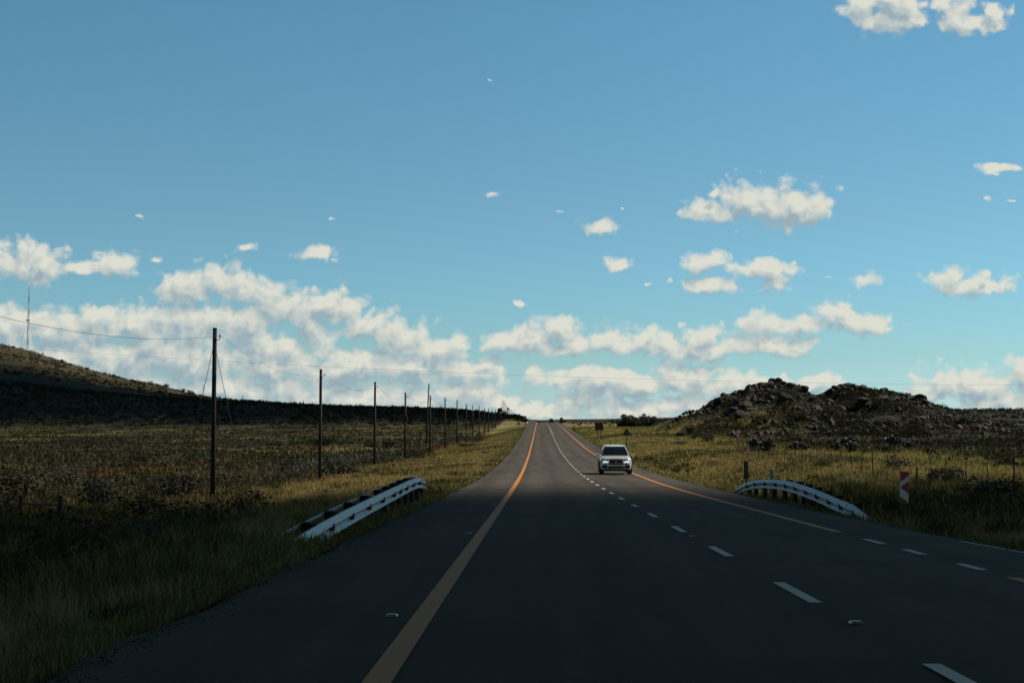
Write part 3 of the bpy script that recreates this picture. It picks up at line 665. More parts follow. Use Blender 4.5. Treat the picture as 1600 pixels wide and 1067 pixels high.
rx = RNG.uniform(1.5, 4, n); tag(scrub('plateau_scrub', x, y, rx, rx*0.6, SCOL[RNG.integers(0, 3, n)], per=10, leaf=0.35), 'far scrub on the flat plateau behind the rocks', 'scrub')

# ------------------------------------------------------------------ bushes, trees, prickly pears
def leaf_mat(name, cols):
    m, nt, b = mat_new(name); L = nt.links.new
    b.inputs['Roughness'].default_value = 0.75; b.inputs['Specular IOR Level'].default_value = 0.25
    gi = nt.nodes.new('ShaderNodeNewGeometry'); cr = nt.nodes.new('ShaderNodeValToRGB')
    for i, c in enumerate(cols):
        e = cr.color_ramp.elements[i] if i < 2 else cr.color_ramp.elements.new(0.5)
        e.position = i/(len(cols) - 1); e.color = (*c, 1)
    L(gi.outputs['Random Per Island'], cr.inputs[0]); L(cr.outputs[0], b.inputs['Base Color'])
    t = nt.nodes.new('ShaderNodeBsdfTranslucent'); L(cr.outputs[0], t.inputs['Color'])
    mx = nt.nodes.new('ShaderNodeMixShader'); mx.inputs[0].default_value = 0.2
    L(b.outputs[0], mx.inputs[1]); L(t.outputs[0], mx.inputs[2]); L(mx.outputs[0], nt.nodes['Material Output'].inputs['Surface'])
    return m
M_LEAF_D = leaf_mat('dark_leaves', [(0.016, 0.019, 0.011), (0.026, 0.029, 0.015), (0.036, 0.036, 0.02)])
M_LEAF_G = leaf_mat('green_leaves', [(0.026, 0.032, 0.013), (0.042, 0.048, 0.018), (0.06, 0.06, 0.028)])

def bush_meshes(rng, blobs, nleaf, leaf, stems):
    """crown of separate small leaves spread through several lumps, and a few stems under it"""
    cr = MB(); st = MB()
    for (bx, by, bz, br, bh) in blobs:
        nl = int(nleaf*br*br)
        for _ in range(nl):
            d = Vector((rng.gauss(0, 1), rng.gauss(0, 1), rng.gauss(0, 1))).normalized()*rng.uniform(0.25, 1)**0.45
            if rng.random() < 0.14: d *= rng.uniform(1.1, 1.45)
            c = Vector((bx + d.x*br, by + d.y*br, max(0.03, bz + d.z*bh)))
            a = Vector((rng.gauss(0, 1), rng.gauss(0, 1), rng.gauss(0, 1))).normalized(); b = a.orthogonal().normalized()
            s = leaf*rng.uniform(0.6, 1.5)
            cr.add([c - a*s, c + b*s*0.5, c + a*s, c - b*s*0.5], [(0, 1, 2, 3)])
    for _ in range(stems):
        (bx, by, bz, br, bh) = rng.choice(blobs)
        p = Vector((rng.uniform(-.1, .1), rng.uniform(-.1, .1), -0.1)); q = Vector((bx*0.5, by*0.5, bz*0.5)); t = Vector((bx, by, bz + bh*0.3))
        st.tube([p, q + Vector((rng.uniform(-.08, .08), rng.uniform(-.08, .08), 0)), t], [0.045, 0.03, 0.012], 5)
    return cr, st
def bush_proto(seed, dark, tall=1.0):
    rng = random.Random(seed); blobs = []
    for k in range(rng.randint(5, 7)):
        a = rng.uniform(0, 6.28); r = rng.uniform(0.15, 0.7)
        br = rng.uniform(0.32, 0.55); blobs.append((math.cos(a)*r, math.sin(a)*r, (0.28 + rng.uniform(0, 0.45)*(1 - r*0.8))*tall, br, br*0.8*tall))
    cr, st = bush_meshes(rng, blobs, 900, 0.055, 7)
    root = empty('shrub', (0, -500, 0))
    cr.build('crown', M_LEAF_D if dark else M_LEAF_G, root); st.build('stem', M_BARK, root)
    return root
def copy_tree(o, parent=None):
    c = o.copy(); COL.objects.link(c)
    if parent: c.parent = parent
    for ch in [q for q in o.children]: copy_tree(ch, c)
    return c
BUSH = [bush_proto(1, True), bush_proto(2, True), bush_proto(3, False), bush_proto(4, False, 1.2)]
used_bush = set()
def shrub(kind, px, py, Y, w, h, label, group, rz=None, x=None):
    """px,py: where its foot stands in the photograph; w,h metres"""
    o = BUSH[kind] if kind not in used_bush else copy_tree(BUSH[kind])
    used_bush.add(kind)
    if group == GR_ and Y >= 240 or group == GH_:
        ys_ = np.linspace(215, 300, 120) if group == GR_ else np.linspace(1150, 1520, 120)
        xs_ = (px - 840)/FPX*ys_; yp = 655 - hgt(xs_, ys_)*FPX/ys_; Y = float(ys_[np.argmin(np.abs(yp - py))])
    X = xat(px, Y) if x is None else x
    o.location = (X, Y, gz(X, Y) - 0.06); o.rotation_euler = (0, 0, random.uniform(0, 6.28) if rz is None else rz)
    o.scale = (w/2, w/2, h); tag(o, label, 'shrub', group); return o
GH_ = 'bushes along the brown hill'; GL_ = 'shrubs scattered over the left field'; GR_ = 'shrubs on the right between verge and rocks'
shrub(0, 250, 775, 66, 4.2, 1.5, 'wide dark shrub behind the fence, left of the nearest telephone pole', GL_)
shrub(2, 165, 790, 60, 3.2, 1.5, 'green-grey shrub between the fence corner posts and the wide dark shrub', GL_)
shrub(3, 245, 805, 52, 4.0, 1.0, 'low green shrub in front of the fence, above a patch of orange grass', GL_)
shrub(1, 100, 750, 88, 4.0, 1.7, 'dark shrub behind the crossbar of the old fence corner', GL_)
shrub(3, 40, 775, 72, 4.6, 1.6, 'broad olive shrub at the left edge of the photo', GL_)
shrub(0, 215, 713, 150, 3.2, 1.0, 'small dark round shrub alone in the open field, left of the nearest pole', GL_)
shrub(1, 378, 684, 215, 5.0, 1.6, 'flat dark shrub right of the nearest pole, out on the plain', GL_)
shrub(0, 447, 725, 118, 3.0, 1.5, 'rounded dark shrub left of the second telephone pole', GL_)
shrub(3, 470, 735, 108, 4.4, 1.2, 'low grey-green shrub at the foot of the second pole, on its left', GL_)
shrub(1, 515, 730, 112, 4.4, 1.5, 'dark shrub just right of the second telephone pole', GL_)
shrub(0, 540, 712, 140, 4.0, 1.3, 'dark shrub midway between the second and third poles', GL_)
shrub(2, 588, 686, 230, 6.0, 2.2, 'tall shrub beside the third pole, out in the field', GL_)
shrub(0, 600, 688, 225, 4.0, 2.0, 'dark round shrub just right of the third pole', GL_)
shrub(1, 510, 682, 235, 5.0, 1.9, 'dark shrub on the plain right of the second pole', GL_)
shrub(2, 440, 682, 240, 6.0, 1.5, 'low wide shrub on the plain left of the second pole', GL_)
shrub(0, 420, 680, 250, 3.2, 1.4, 'small dark shrub at the edge of the pale grass strip', GL_)
shrub(1, 655, 703, 172, 4.5, 1.4, 'dark shrub behind the fence, between the fourth and fifth poles', GL_)
shrub(1, 745, 690, 285, 6.5, 1.7, 'dark shrub behind the distant poles, close to the verge', GL_)
shrub(0, 728, 697, 240, 5.0, 1.2, 'dark low shrub at the back of the left verge', GL_)
shrub(1, 757, 697, 165, 1.2, 0.55, 'small dark tuft-like shrub on the sunlit left verge', GL_)
shrub(0, 736, 712, 130, 1.4, 0.5, 'grey little shrub among the pale grass of the left verge', GL_)
shrub(0, 1108, 690, 200, 2.9, 2.5, 'big dark bush standing in front of the rocky hill, left of it', GR_)
shrub(1, 1078, 678, 250, 2.6, 2.0, 'smaller dark bush left of the big bush, on the rocky hill foot', GR_)
shrub(0, 1450, 752, 62, 1.2, 0.75, 'small dark shrub right of the red and white plate', GR_)
shrub(1, 1478, 755, 60, 1.7, 0.9, 'dark shrub further right of the red and white plate', GR_)
shrub(0, 1545, 780, 46, 2.6, 1.0, 'large dark shrub near the right edge of the photo', GR_)
shrub(3, 1404, 735, 78, 2.0, 0.9, 'green shrub behind the red and white plate, on its left', GR_)
shrub(2, 1290, 735, 86, 2.0, 0.6, 'low green shrub in the grass behind the right guardrail', GR_)
shrub(1, 1060, 690, 185, 3.2, 0.7, 'low olive shrub in the grass under the rocky hill', GR_)
shrub(0, 1560, 715, 98, 3.2, 1.1, 'dark shrub at the right edge below the rubble slope', GR_)
shrub(2, 1250, 655, 285, 6.5, 1.4, 'green bush growing in the saddle of the rocky hill', GR_)
shrub(0, 1205, 622, 292, 7.0, 2.4, 'dark bush among the boulders under the left summit', GR_)
shrub(1, 1330, 640, 280, 9.0, 2.2, 'dark wide bush on the slope under the right summit', GR_)
shrub(2, 1390, 660, 265, 8.0, 1.6, 'olive bush low on the right flank of the rocky hill', GR_)
shrub(1, 1142, 625, 292, 4.4, 1.4, 'bush on the left shoulder of the rocky hill against the sky', GR_)
shrub(0, 1500, 660, 270, 9.0, 1.8, 'dark bush among the rubble right of the rocky hill', GR_)
shrub(3, 1560, 668, 255, 7.0, 1.4, 'green bush among the rubble near the right edge', GR_)
shrub(1, 787, 648.5, 850, 5.5, 4.2, 'dark bushy clump on the left skyline by a cluster of thin poles', 'skyline bushes')
shrub(0, 380, 629, 905, 5.0, 2.2, 'small dark bush on the ridge line right of the nearest pole', 'skyline bushes')
shrub(1, 395, 629, 905, 4.0, 1.8, 'rounder dark bush on the ridge line, next to a smaller one', 'skyline bushes')
for (px, py) in ((258, 602), (178, 590), (235, 598), (296, 613), (287, 610), (22, 560), (45, 597)):
    shrub(random.choice((0, 1)), px, py, 1400, 7, 4.5, 'dark bush dotted along the sunlit brown hill', GH_)

def tree(px, Y, h, w, label, seed, zoff=0.0):
    rng = random.Random(seed); root = empty('tree', (xat(px, Y), Y, gz(xat(px, Y), Y) - 0.05 + zoff)); blobs = []
    for k in range(9):
        a = rng.uniform(0, 6.28); r = rng.uniform(0.0, w*0.55)
        br = rng.uniform(0.22, 0.34)*w; blobs.append((math.cos(a)*r, math.sin(a)*r, h*(rng.uniform(0.22, 0.82) if k > 2 else 0.2), br, h*rng.uniform(0.16, 0.26)))
    cr, st = bush_meshes(rng, blobs, 900, 0.12, 0)
    st.tube([(0, 0, -0.2), (0.05, 0, h*0.25), (0.0, 0.05, h*0.5)], [0.16, 0.12, 0.07], 7)
    for b in blobs: st.tube([(0.02, 0, h*0.3), (b[0]*0.6, b[1]*0.6, (h*0.3 + b[2])/2), (b[0], b[1], b[2])], [0.07, 0.045, 0.015], 5)
    cr.build('crown', M_LEAF_D, root); st.build('trunk', M_BARK, root)
    tag(root, label, 'tree', 'trees on the skyline left of the rocky hill')
tree(970, 400, 2.8, 2.8, 'low dark tree at the left end of the skyline clump', 21)
tree(982, 400, 3.7, 3.2, 'rounded dark tree second from the left in the skyline clump', 22)
tree(993, 398, 3.1, 2.8, 'squat dark tree in the middle of the skyline clump', 23)
tree(1003, 402, 3.2, 2.6, 'dark tree just left of the tallest one in the skyline clump', 24)
tree(1010, 400, 4.3, 2.6, 'tallest dark tree of the skyline clump, with a pointed top', 25)
tree(1017, 397, 3.3, 2.8, 'small dark tree at the right end of the skyline clump', 26)
tree(877, 560, 2.4, 1.4, 'tiny dark tree beside the road on the crest', 27, 0.0)

# prickly pears: flat pads on pads
M_PAD = mat('bluish_cactus_pads', (0.018, 0.024, 0.017), 0.5, noise=0.35, nscale=5)
def pear_proto(seed):
    rng = random.Random(seed); mb = MB()
    def pad(base, ax, s, depth):
        nrm = Vector((rng.gauss(0, 1), rng.gauss(0, 1), rng.gauss(0, 0.3))); nrm = (nrm - ax*nrm.dot(ax)).normalized(); side = ax.cross(nrm)
        rings = []
        for k in range(6):
            t = k/5; wdt = s*0.42*math.sin(math.pi*(0.12 + 0.85*t))**0.7; th = wdt*0.22
            rings.append([base + ax*(s*t) + side*(math.cos(a)*wdt) + nrm*(math.sin(a)*th) for a in [2*math.pi*j/8 for j in range(8)]])
        mb.loft(rings)
        if depth > 0:
            for _ in range(rng.randint(2, 3)):
                t = rng.uniform(0.75, 1.0); q = base + ax*(s*t) + side*rng.uniform(-0.3, 0.3)*s
                na = (ax + side*rng.uniform(-0.9, 0.9) + nrm*rng.uniform(-0.4, 0.4) + Vector((0, 0, 0.25))).normalized(); pad(q, na, s*rng.uniform(0.75, 0.95), depth - 1)
    mb.tube([(0, 0, -0.15), (0, 0, 0.06), (0, 0, 0.12)], [0.14, 0.12, 0.05], 8)
    for _ in range(5):
        a = rng.uniform(0, 6.28); pad(Vector((math.cos(a)*0.06, math.sin(a)*0.06, -0.02)), Vector((math.cos(a)*0.4, math.sin(a)*0.4, 1)).normalized(), rng.uniform(0.38, 0.5), 3)
    root = empty('prickly_pear', (0, -500, 0)); mb.build('pads', M_PAD, root, smooth=True); return root
PEARS = [pear_proto(5), pear_proto(6), pear_proto(8)]; rp = random.Random(4)
for i in range(18):
    o = PEARS[i] if i < 3 else copy_tree(PEARS[i % 3])
    px = rp.uniform(1165, 1350) if i % 5 else rp.uniform(1350, 1480); Y = rp.uniform(128, 185); x = xat(px, Y)
    o.location = (x, Y, gz(x, Y)); o.rotation_euler = (0, 0, rp.uniform(0, 6.28)); s = rp.uniform(0.6, 1.05); o.scale = (s, s, s)
    tag(o, 'grey-green prickly pear in the thicket at the foot of the rocky hill', 'cactus', 'prickly pears at the foot of the rocky hill')

# ------------------------------------------------------------------ boulders
M_ROCK = mat('dolerite', (0.0165, 0.0135, 0.0110), 0.85, noise=0.55, nscale=1.7, bump=0.5)
def rock_mesh(seed):
    import bmesh
    rng = np.random.default_rng(seed); bm = bmesh.new(); bmesh.ops.create_icosphere(bm, subdivisions=3, radius=1.0)
    planes = rng.normal(size=(11, 3)); planes /= np.linalg.norm(planes, axis=1, keepdims=True); dist = rng.uniform(0.55, 0.88, 11)
    for v in bm.verts:
        p = np.array(v.co)
        for n, d in zip(planes, dist):
            e = p @ n - d
            if e > 0: p = p - n*e*0.92
        p = p*(1 + 0.05*(vnoise(np.array([p[0]*3 + seed]), np.array([p[1]*3 + p[2]*2]))[0] - 0.5)*2)
        v.co = p
    me = bpy.data.meshes.new('boulder'); bm.to_mesh(me); bm.free(); me.materials.append(M_ROCK); return me
ROCKS = [rock_mesh(i + 30) for i in range(7)]
rb = random.Random(12)
def rubble():
    """the countless smaller stones between the boulders: one object"""
    n = 3200; px = 1075 + RNG.random(n)**0.8*585; y = RNG.uniform(222, 304, n); x = (px - 840)/FPX*y
    hk = kop_top(x*300/y) + 3; keep = (fbm(x*0.12, y*0.08, 3) + 0.35*RNG.random(n) > 0.60)*(hk > 2.4 + 1.8*RNG.random(n)); x, y = x[keep], y[keep]; n = len(x)
    z = hgt(x, y) + EYE; base = np.array([[1, 0, 0], [-1, 0, 0], [0, 1, 0], [0, -1, 0], [0, 0, 1], [0, 0, -1]], float)
    F0 = np.array([[0, 2, 4], [2, 1, 4], [1, 3, 4], [3, 0, 4], [2, 0, 5], [1, 2, 5], [3, 1, 5], [0, 3, 5]])
    sc = RNG.uniform(0.15, 0.55, (n, 1, 1))*RNG.uniform(0.6, 1.4, (n, 1, 3)); V = base[None]*sc + RNG.normal(size=(n, 6, 3))*sc*0.3
    V = V + np.stack([x, y, z + 0.05], -1)[:, None]; F = (np.arange(n)[:, None, None]*6 + F0[None]).reshape(-1, 3)
    tag(np_mesh('rubble', V.reshape(-1, 3), F, M_ROCK), 'loose dark stones strewn over the rocky hill', 'rubble', kind='stuff')
rubble()
n = 5200; px = 1075 + RNG.random(n)**0.75*585; y = RNG.uniform(218, 304, n); x = (px - 840)/FPX*y
keep = (fbm(x*0.10 + 55, y*0.07, 3) + 0.3*RNG.random(n) > 0.55)*(kop_top(x*300/y) + 3 > 2.0); x, y = x[keep], y[keep]; n = len(x)
pk = 840 + FPX*x/y; rx = RNG.uniform(0.35, 1.1, n)*np.where((pk > 1440) | (np.abs(pk - 1260) < 22), 0.5, 1); tag(scrub('hill_scrub', x, y, rx, rx*RNG.uniform(0.5, 0.95, n), SCOL[RNG.integers(0, 5, n)], per=40), 'dark scrub growing between the rocks of the hill on the right', 'scrub')
def boulder(x, y, s, sink=0.35, label='dark weathered boulder among the many piled over the rocky hill', ztop=None):
    o = bpy.data.objects.new('boulder', rb.choice(ROCKS)); COL.objects.link(o)
    sx, sy, sz = s*rb.uniform(0.8, 1.35), s*rb.uniform(0.8, 1.2), s*rb.uniform(0.55, 0.9)
    o.scale = (sx, sy, sz); o.rotation_euler = (rb.uniform(-.35, .35), rb.uniform(-.35, .35), rb.uniform(0, 6.28))
    z = gz(x, y) + sz*(1 - 2*sink)*0.8
    if ztop is not None: z = max(z, ztop - sz*0.72)
    o.location = (x, y, z); tag(o, label, 'boulder', 'boulders on the rocky hill'); return o
for px in np.arange(1046, 1445, 5.2):        # the skyline of the hill
    Y = rb.uniform(292, 306); x = (px - 840)/FPX*Y*1.0
    top = (655 - np.interp(px, KPX[0], KPX[1]))*Y/FPX + EYE
    s = rb.uniform(0.4, 0.8) if px < 1110 or 1238 < px < 1292 else rb.uniform(0.6, 1.35)
    boulder(x, Y, s, 0.3, ztop=top + rb.uniform(-0.5, 0.25) if px > 1050 else None)
boulder(xat(1423, 296), 296, 1.7, 0.35, ztop=(655 - 623)*296/FPX + EYE, label='large rounded boulder jutting out at the right end of the rocky skyline')
for px, Y in ((1128, 640), (1219, 594), (1205, 599)): pass
nB = 0
while nB < 130:                               # rocks all over its slopes
    px = rb.uniform(1060, 1640); Y = rb.uniform(224, 303); x = (px - 840)/FPX*Y
    hk = kop_top(np.array([x*300/Y]))[0] + 3
    if fbm(np.array([x*0.12]), np.array([Y*0.08]), 3)[0] < 0.46 and rb.random() < 0.8: continue
    top_ = max(hk, 0.1); f_ = (gz(x, Y) - EYE + 3)/top_
    if (hk < 5 or f_ < 0.5) and rb.random() < 0.88: continue
    if hk < 3.2 and px < 1200: continue
    boulder(x, Y, rb.choice((0.4, 0.5, 0.7, 0.9, 1.2))*rb.uniform(0.8, 1.2), 0.38); nB += 1
o = boulder(xat(659.5, 150), 150, 0.22, 0.2, 'small white stone in the scrub by the fourth telephone pole'); o['group'] = 'stones by the left fence'
o.data = o.data.copy(); o.data.materials[0] = M_WHITE; o.name = 'stone'; o['category'] = 'stone'

# ------------------------------------------------------------------ telephone poles and wires
PX0 = -15.2
poles = []
POLE_LIST = [  # px, top y, base y, distance
 (332, 514, 776, 67.5, 'nearest and biggest dark wooden telephone pole, with a stay wire on each side'),
 (499.5, 578, 752, 101, 'second dark telephone pole from the left, standing behind the left guardrail'),
 (585, 597.5, 728, 134, 'third dark telephone pole from the left'),
 (633, 614, 723, 168, 'fourth telephone pole from the left, with a small dark box halfway up'),
 (672, 618, 711, 200, 'fifth telephone pole, right beside the tall thin leaning pole'),
 (695.3, 621.6, 698, 235, 'sixth telephone pole in the row, first right of the tall leaning pole'),
 (714, 625, 694, 268, 'seventh telephone pole in the row running into the distance'),
 (728.4, 631.5, 689, 303, 'eighth telephone pole in the row running into the distance'),
 (738.6, 633.5, 687, 331, 'ninth telephone pole in the row running into the distance'),
 (748.6, 634, 683.5, 366, 'tenth telephone pole in the row running into the distance'),
 (757, 637, 681, 402, 'eleventh telephone pole in the row running into the distance'),
 (763.4, 637.5, 677, 433, 'twelfth telephone pole in the row running into the distance'),
 (769.6, 642, 675, 470, 'short-looking thirteenth telephone pole in the row'),
 (774.2, 640, 674, 503, 'fourteenth telephone pole in the row, close to the ridge'),
 (779.4, 639, 666, 545, 'fifteenth telephone pole, thick with fittings, on the ridge'),
 (782.7, 636, 662, 580, 'sixteenth telephone pole, carrying a box, by the skyline bush'),
 (793.6, 635, 655, 700, 'distant telephone pole with a box near its top, right of the skyline bush'),
 (795.9, 638, 652, 750, 'very distant telephone pole on the skyline, left of three more'),
 (798.6, 640, 652, 800, 'very distant telephone pole on the skyline, third from the end'),
 (801.3, 643, 651, 850, 'very distant telephone pole on the skyline, last but one'),
 (804, 646, 652, 900, 'last and smallest telephone pole on the skyline'),
 (784.4, 627, 650, 800, 'leftmost of the four tall thin poles clustered on the skyline'),
 (786.6, 625, 650, 800, 'tallest of the four thin poles clustered on the skyline'),
 (788.8, 626, 650, 810, 'third of the four tall thin poles clustered on the skyline'),
 (790.5, 630, 650, 810, 'rightmost and shortest of the four thin poles clustered on the skyline')]
def pole(px, ty, by, Y, label, lean=0.0, base=None):
    b = at(px, by, Y); t = at(px, ty, Y); g = gz(b.x, Y); zb = min(g, b.z)
    root = empty('telephone_pole', (b.x, Y, zb)); H = t.z - zb
    r0 = max(0.125, 0.00028*Y) if Y < 600 else 0.15
    mb = MB(); mb.tube([(0, 0, -0.3), (lean*0.5*H, 0, H*0.5), (lean*H, 0, H)], [r0, r0*0.9, r0*0.78], 10); mb.build('pole', M_WOOD, root, smooth=True)
    if Y < 320:
        br = MB(); br.tube([(lean*H + r0*0.7, 0, H - 0.55), (lean*H + r0 + 0.12, 0, H - 0.5), (lean*H + r0 + 0.12, 0, H - 0.38)], 0.018, 5)
        brk = br.build('bracket', M_STEELPOST, root)
        ins = MB(); ins.tube([(lean*H + r0 + 0.12, 0, H - 0.40), (lean*H + r0 + 0.12, 0, H - 0.34), (lean*H + r0 + 0.12, 0, H - 0.26)], [0.035, 0.045, 0.02], 8); ins.build('insulator', M_CERAM, brk)
        cap = MB(); cap.tube([(lean*H, 0, H - 0.02), (lean*H, 0, H + 0.05)], [r0*0.86, r0*0.8], 10); cap.build('cap', M_STEELPOST, root)
    tag(root, label, 'pole', 'telephone poles along the left verge')
    return root, Vector((b.x + lean*H + r0 + 0.12, Y, zb + H - 0.32)), H
for (px, ty, by, Y, lab) in POLE_LIST:
    root, top, H = pole(px, ty, by, Y, lab, 0.003 if Y < 70 else 0.004 if Y < 140 else 0)
    poles.append((root, top, H))
p0 = poles[0][0]                              # stays of the nearest pole
for s in (-1, 1):
    mb = MB(); H0 = poles[0][2]; mb.tube([(0.02*s, 0, H0 - 0.75), (1.62*s, 0.25, 0.0)], 0.013, 5); mb.build('stay_wire', M_WIRE, p0)
def box_on(i, h, w, hh):
    mb = MB(); mb.box(-w, w, -0.36, -0.10, h - hh, h + hh, bev=0.02); mb.build('fuse_box', M_STEELPOST, poles[i][0])
box_on(3, (722 - 653)*168/FPX, 0.3, 0.35); box_on(15, 5.6, 0.5, 0.8); box_on(16, 5.0, 0.45, 0.7); box_on(14, 5.5, 0.5, 1.4)
root, top, H = pole(665.5, 600, 688, 240, 'tall thin leaning pole rising above the row of telephone poles', lean=0.045); root.name = 'leaning_pole'
# other small poles standing on the ridge
for (px, ty, by, lab) in ((463, 628, 637, 'tiny pole on the ridge line left of the second telephone pole'), (379.5, 618, 631, 'tiny pole with a crossarm on the ridge right of the nearest telephone pole'),
                          (317.5, 601, 627, 'small pole with a crossarm on the hill edge left of the nearest telephone pole')):
    Y = 910; b = at(px, by, Y); t = at(px, ty, Y); r = empty('utility_pole', (b.x, Y, min(b.z, gz(b.x, Y)))); H = t.z - r.location.z
    mb = MB(); mb.tube([(0, 0, -0.2), (0, 0, H)], [0.14, 0.11], 6); mb.build('pole', M_WOOD, r)
    if px < 400: mb = MB(); mb.box(-0.9, 0.9, -0.08, 0.08, H - 0.8, H - 0.6); mb.build('crossarm', M_WOOD, r)
    tag(r, lab, 'pole', 'small poles on the ridge')
def catenary(a, b, sag, n=14):
    return [a.lerp(b, i/n) - Vector((0, 0, sag*4*(i/n)*(1 - i/n))) for i in range(n + 1)]
mb = MB()
pts = [Vector((poles[0][1].x, y, EYE + 2.85 + 0.0019*(y - 44)**2)) for y in np.linspace(33.5, 67.5, 24)]
zend = poles[0][1].z - pts[-1].z
pts = [p + Vector((0, 0, zend*max(0, (p.y - 44)/23.5))) for p in pts]
for i in range(12):
    a, b = poles[i][1], poles[i+1][1]; pts += catenary(a, b, 0.75 if i < 5 else 0.55, 10)[1:]
mb.tube(pts, [0.0065 if p.y < 110 else 0.010 for p in pts], 5)
tag(mb.build('telephone_wire', M_WIRE), 'thin sagging black wire strung along the telephone poles', 'wire')
# the pole before the nearest one (out of the photo) holds the other end
root, top, H = pole(332, 514, 776, 67.5, 'telephone pole left of the photo'); root.location = (poles[0][1].x - 0.0, 33.5, gz(poles[0][1].x, 33.5)); root.scale.z = (EYE + 3.4 - root.location.z)/H
tag(root, 'wooden telephone pole standing close to the car, out of view on the left', 'pole')
# line crossing the road
WY = 125.0
wp = [(-330, 512), (48, 549), (200, 556.5), (400, 567), (690, 580), (1000, 591.5), (1250, 597), (1600, 600.5), (1960, 600)]
cf = np.polyfit([p[0] for p in wp], [p[1] for p in wp], 2)
pts = [at(px, np.polyval(cf, px), WY) for px in np.linspace(-330, 1960, 40)]
mb = MB(); mb.tube(pts, 0.0065, 5); tag(mb.build('overhead_wire', M_WIRE), 'single thin wire crossing the sky above the road from side to side', 'wire')
for p, lab in ((pts[0], 'wooden pole far out on the left holding the crossing wire'), (pts[-1], 'wooden pole far out on the right holding the crossing wire')):
    r = empty('utility_pole', (p.x, WY, gz(p.x, WY))); H = p.z - r.location.z + 0.1
    mb = MB(); mb.tube([(0, 0, -0.3), (0, 0, H)], [0.14, 0.10], 8); mb.build('pole', M_WOOD, r); tag(r, lab, 'pole')

# guyed lattice mast on the hill
def mast():
    Y = 1500.0; b = at(43, 561, Y); t = at(45.5, 452, Y); zb = gz(b.x, Y); H = t.z - zb
    root = empty('radio_mast', (b.x, Y, zb)); lean = (t.x - b.x)/H; wd = 1.05
    mr = mat('mast_red', (0.30, 0.10, 0.06), 0.6); mw = mat('mast_white', (0.6, 0.58, 0.52), 0.6)
    nsec = 9
    for k in range(nsec):
        z0, z1 = H*k/nsec, H*(k+1)/nsec; mb = MB(); w0 = wd if k < 6 else wd*0.55
        legs = [(w0*math.cos(a), w0*math.sin(a)) for a in (0.5, 2.6, 4.7)]
        for (lx, ly) in legs: mb.tube([(lx + lean*z0, ly, z0 - (0.5 if k == 0 else 0)), (lx + lean*z1, ly, z1)], 0.14, 5)
        for q in range(4):
            a0 = z0 + (z1 - z0)*q/4; a1 = z0 + (z1 - z0)*(q+1)/4
            for j in range(3):
                p, r = legs[j], legs[(j+1) % 3]
                mb.tube([(p[0] + lean*a0, p[1], a0), (r[0] + lean*a1, r[1], a1)], 0.08, 4); mb.tube([(p[0] + lean*a1, p[1], a1), (r[0] + lean*a1, r[1], a1)], 0.08, 4)
        mb.build('mast_section', mw if k % 2 == 0 else mr, root)
    mb = MB(); mb.tube([(lean*H, 0, H), (lean*H, 0, H + 4)], 0.12, 5); mb.build('antenna', M_STEELPOST, root)
    mb = MB(); mb.box(-2.0, 1.2, -1.2, 1.2, H*0.485, H*0.485 + 1.2, bev=0.2); mb.build('platform', M_STEELPOST, root)
    for (gx, gy) in ((-7, -3), (6, 8), (3, -14)):
        mb = MB(); mb.tube([(0, 0, H*0.62), (gx, gy, hgt(np.array([b.x + gx]), np.array([Y + gy]))[0] + EYE - zb)], 0.07, 4); mb.build('guy_wire', M_WIRE, root)
    tag(root, 'tall slim lattice radio mast with guy wires on the brown hill', 'mast')
mast()

# ------------------------------------------------------------------ fences
def fence(name, label, xf, y0, y1, step, wires, r, h, mats, first_big=8):
    root = empty(name, (float(xf(y0)), y0, gz(float(xf(y0)), y0))); L0 = root.location.copy()
    y = y0; k = 0; tops = []; rr = random.Random(hash(label) % 1000 if False else len(label))
    while y < y1 and k < 100:
        x = float(xf(y)) + rr.uniform(-.05, .05); z = gz(x, y); big = (k % first_big == 0)
        hh = h*(1.12 if big else rr.uniform(0.92, 1.02)); ra = (r*1.7 if big else r)*max(1, y/95)
        mb = MB(); lx = rr.uniform(-.04, .04); mb.tube([(0, 0, -0.25), (lx, 0, hh)], [ra, ra*0.85], 6)
        o = mb.build('post', mats, root); o.location = Vector((x, y, z)) - L0
        tops.append((x, y, z)); y += step*(1 if y < 120 else 1.6)*rr.uniform(0.9, 1.1); k += 1
    for wv in wires:
        mb = MB(); mb.tube([Vector((x, y, z + wv*h)) - L0 for (x, y, z) in tops], 0.0035, 4); mb.build('wire', M_WIRE, root)
    return tag(root, label, 'fence')
XF = herm([30, 58, 72, 92, 102, 144, 300, 600], [-16.2, -16.7, -16.6, -16.8, -16.9, -16.8, -17.2, -17.5])
fence('wire_fence', 'long wire fence on thin dark posts running beside the telephone poles', XF, 53.5, 330, 2.1, (0.25, 0.5, 0.72, 0.93), 0.022, 1.2, M_STEELPOST)
XFR = herm([40, 60, 100, 300, 600], [15.2, 15.5, 16.6, 24, 36])
fence('wire_fence', 'wire fence on thin posts between the right verge and the rocky hill', XFR, 46, 122, 2.6, (0.3, 0.6, 0.92), 0.018, 1.15, M_STEELPOST)
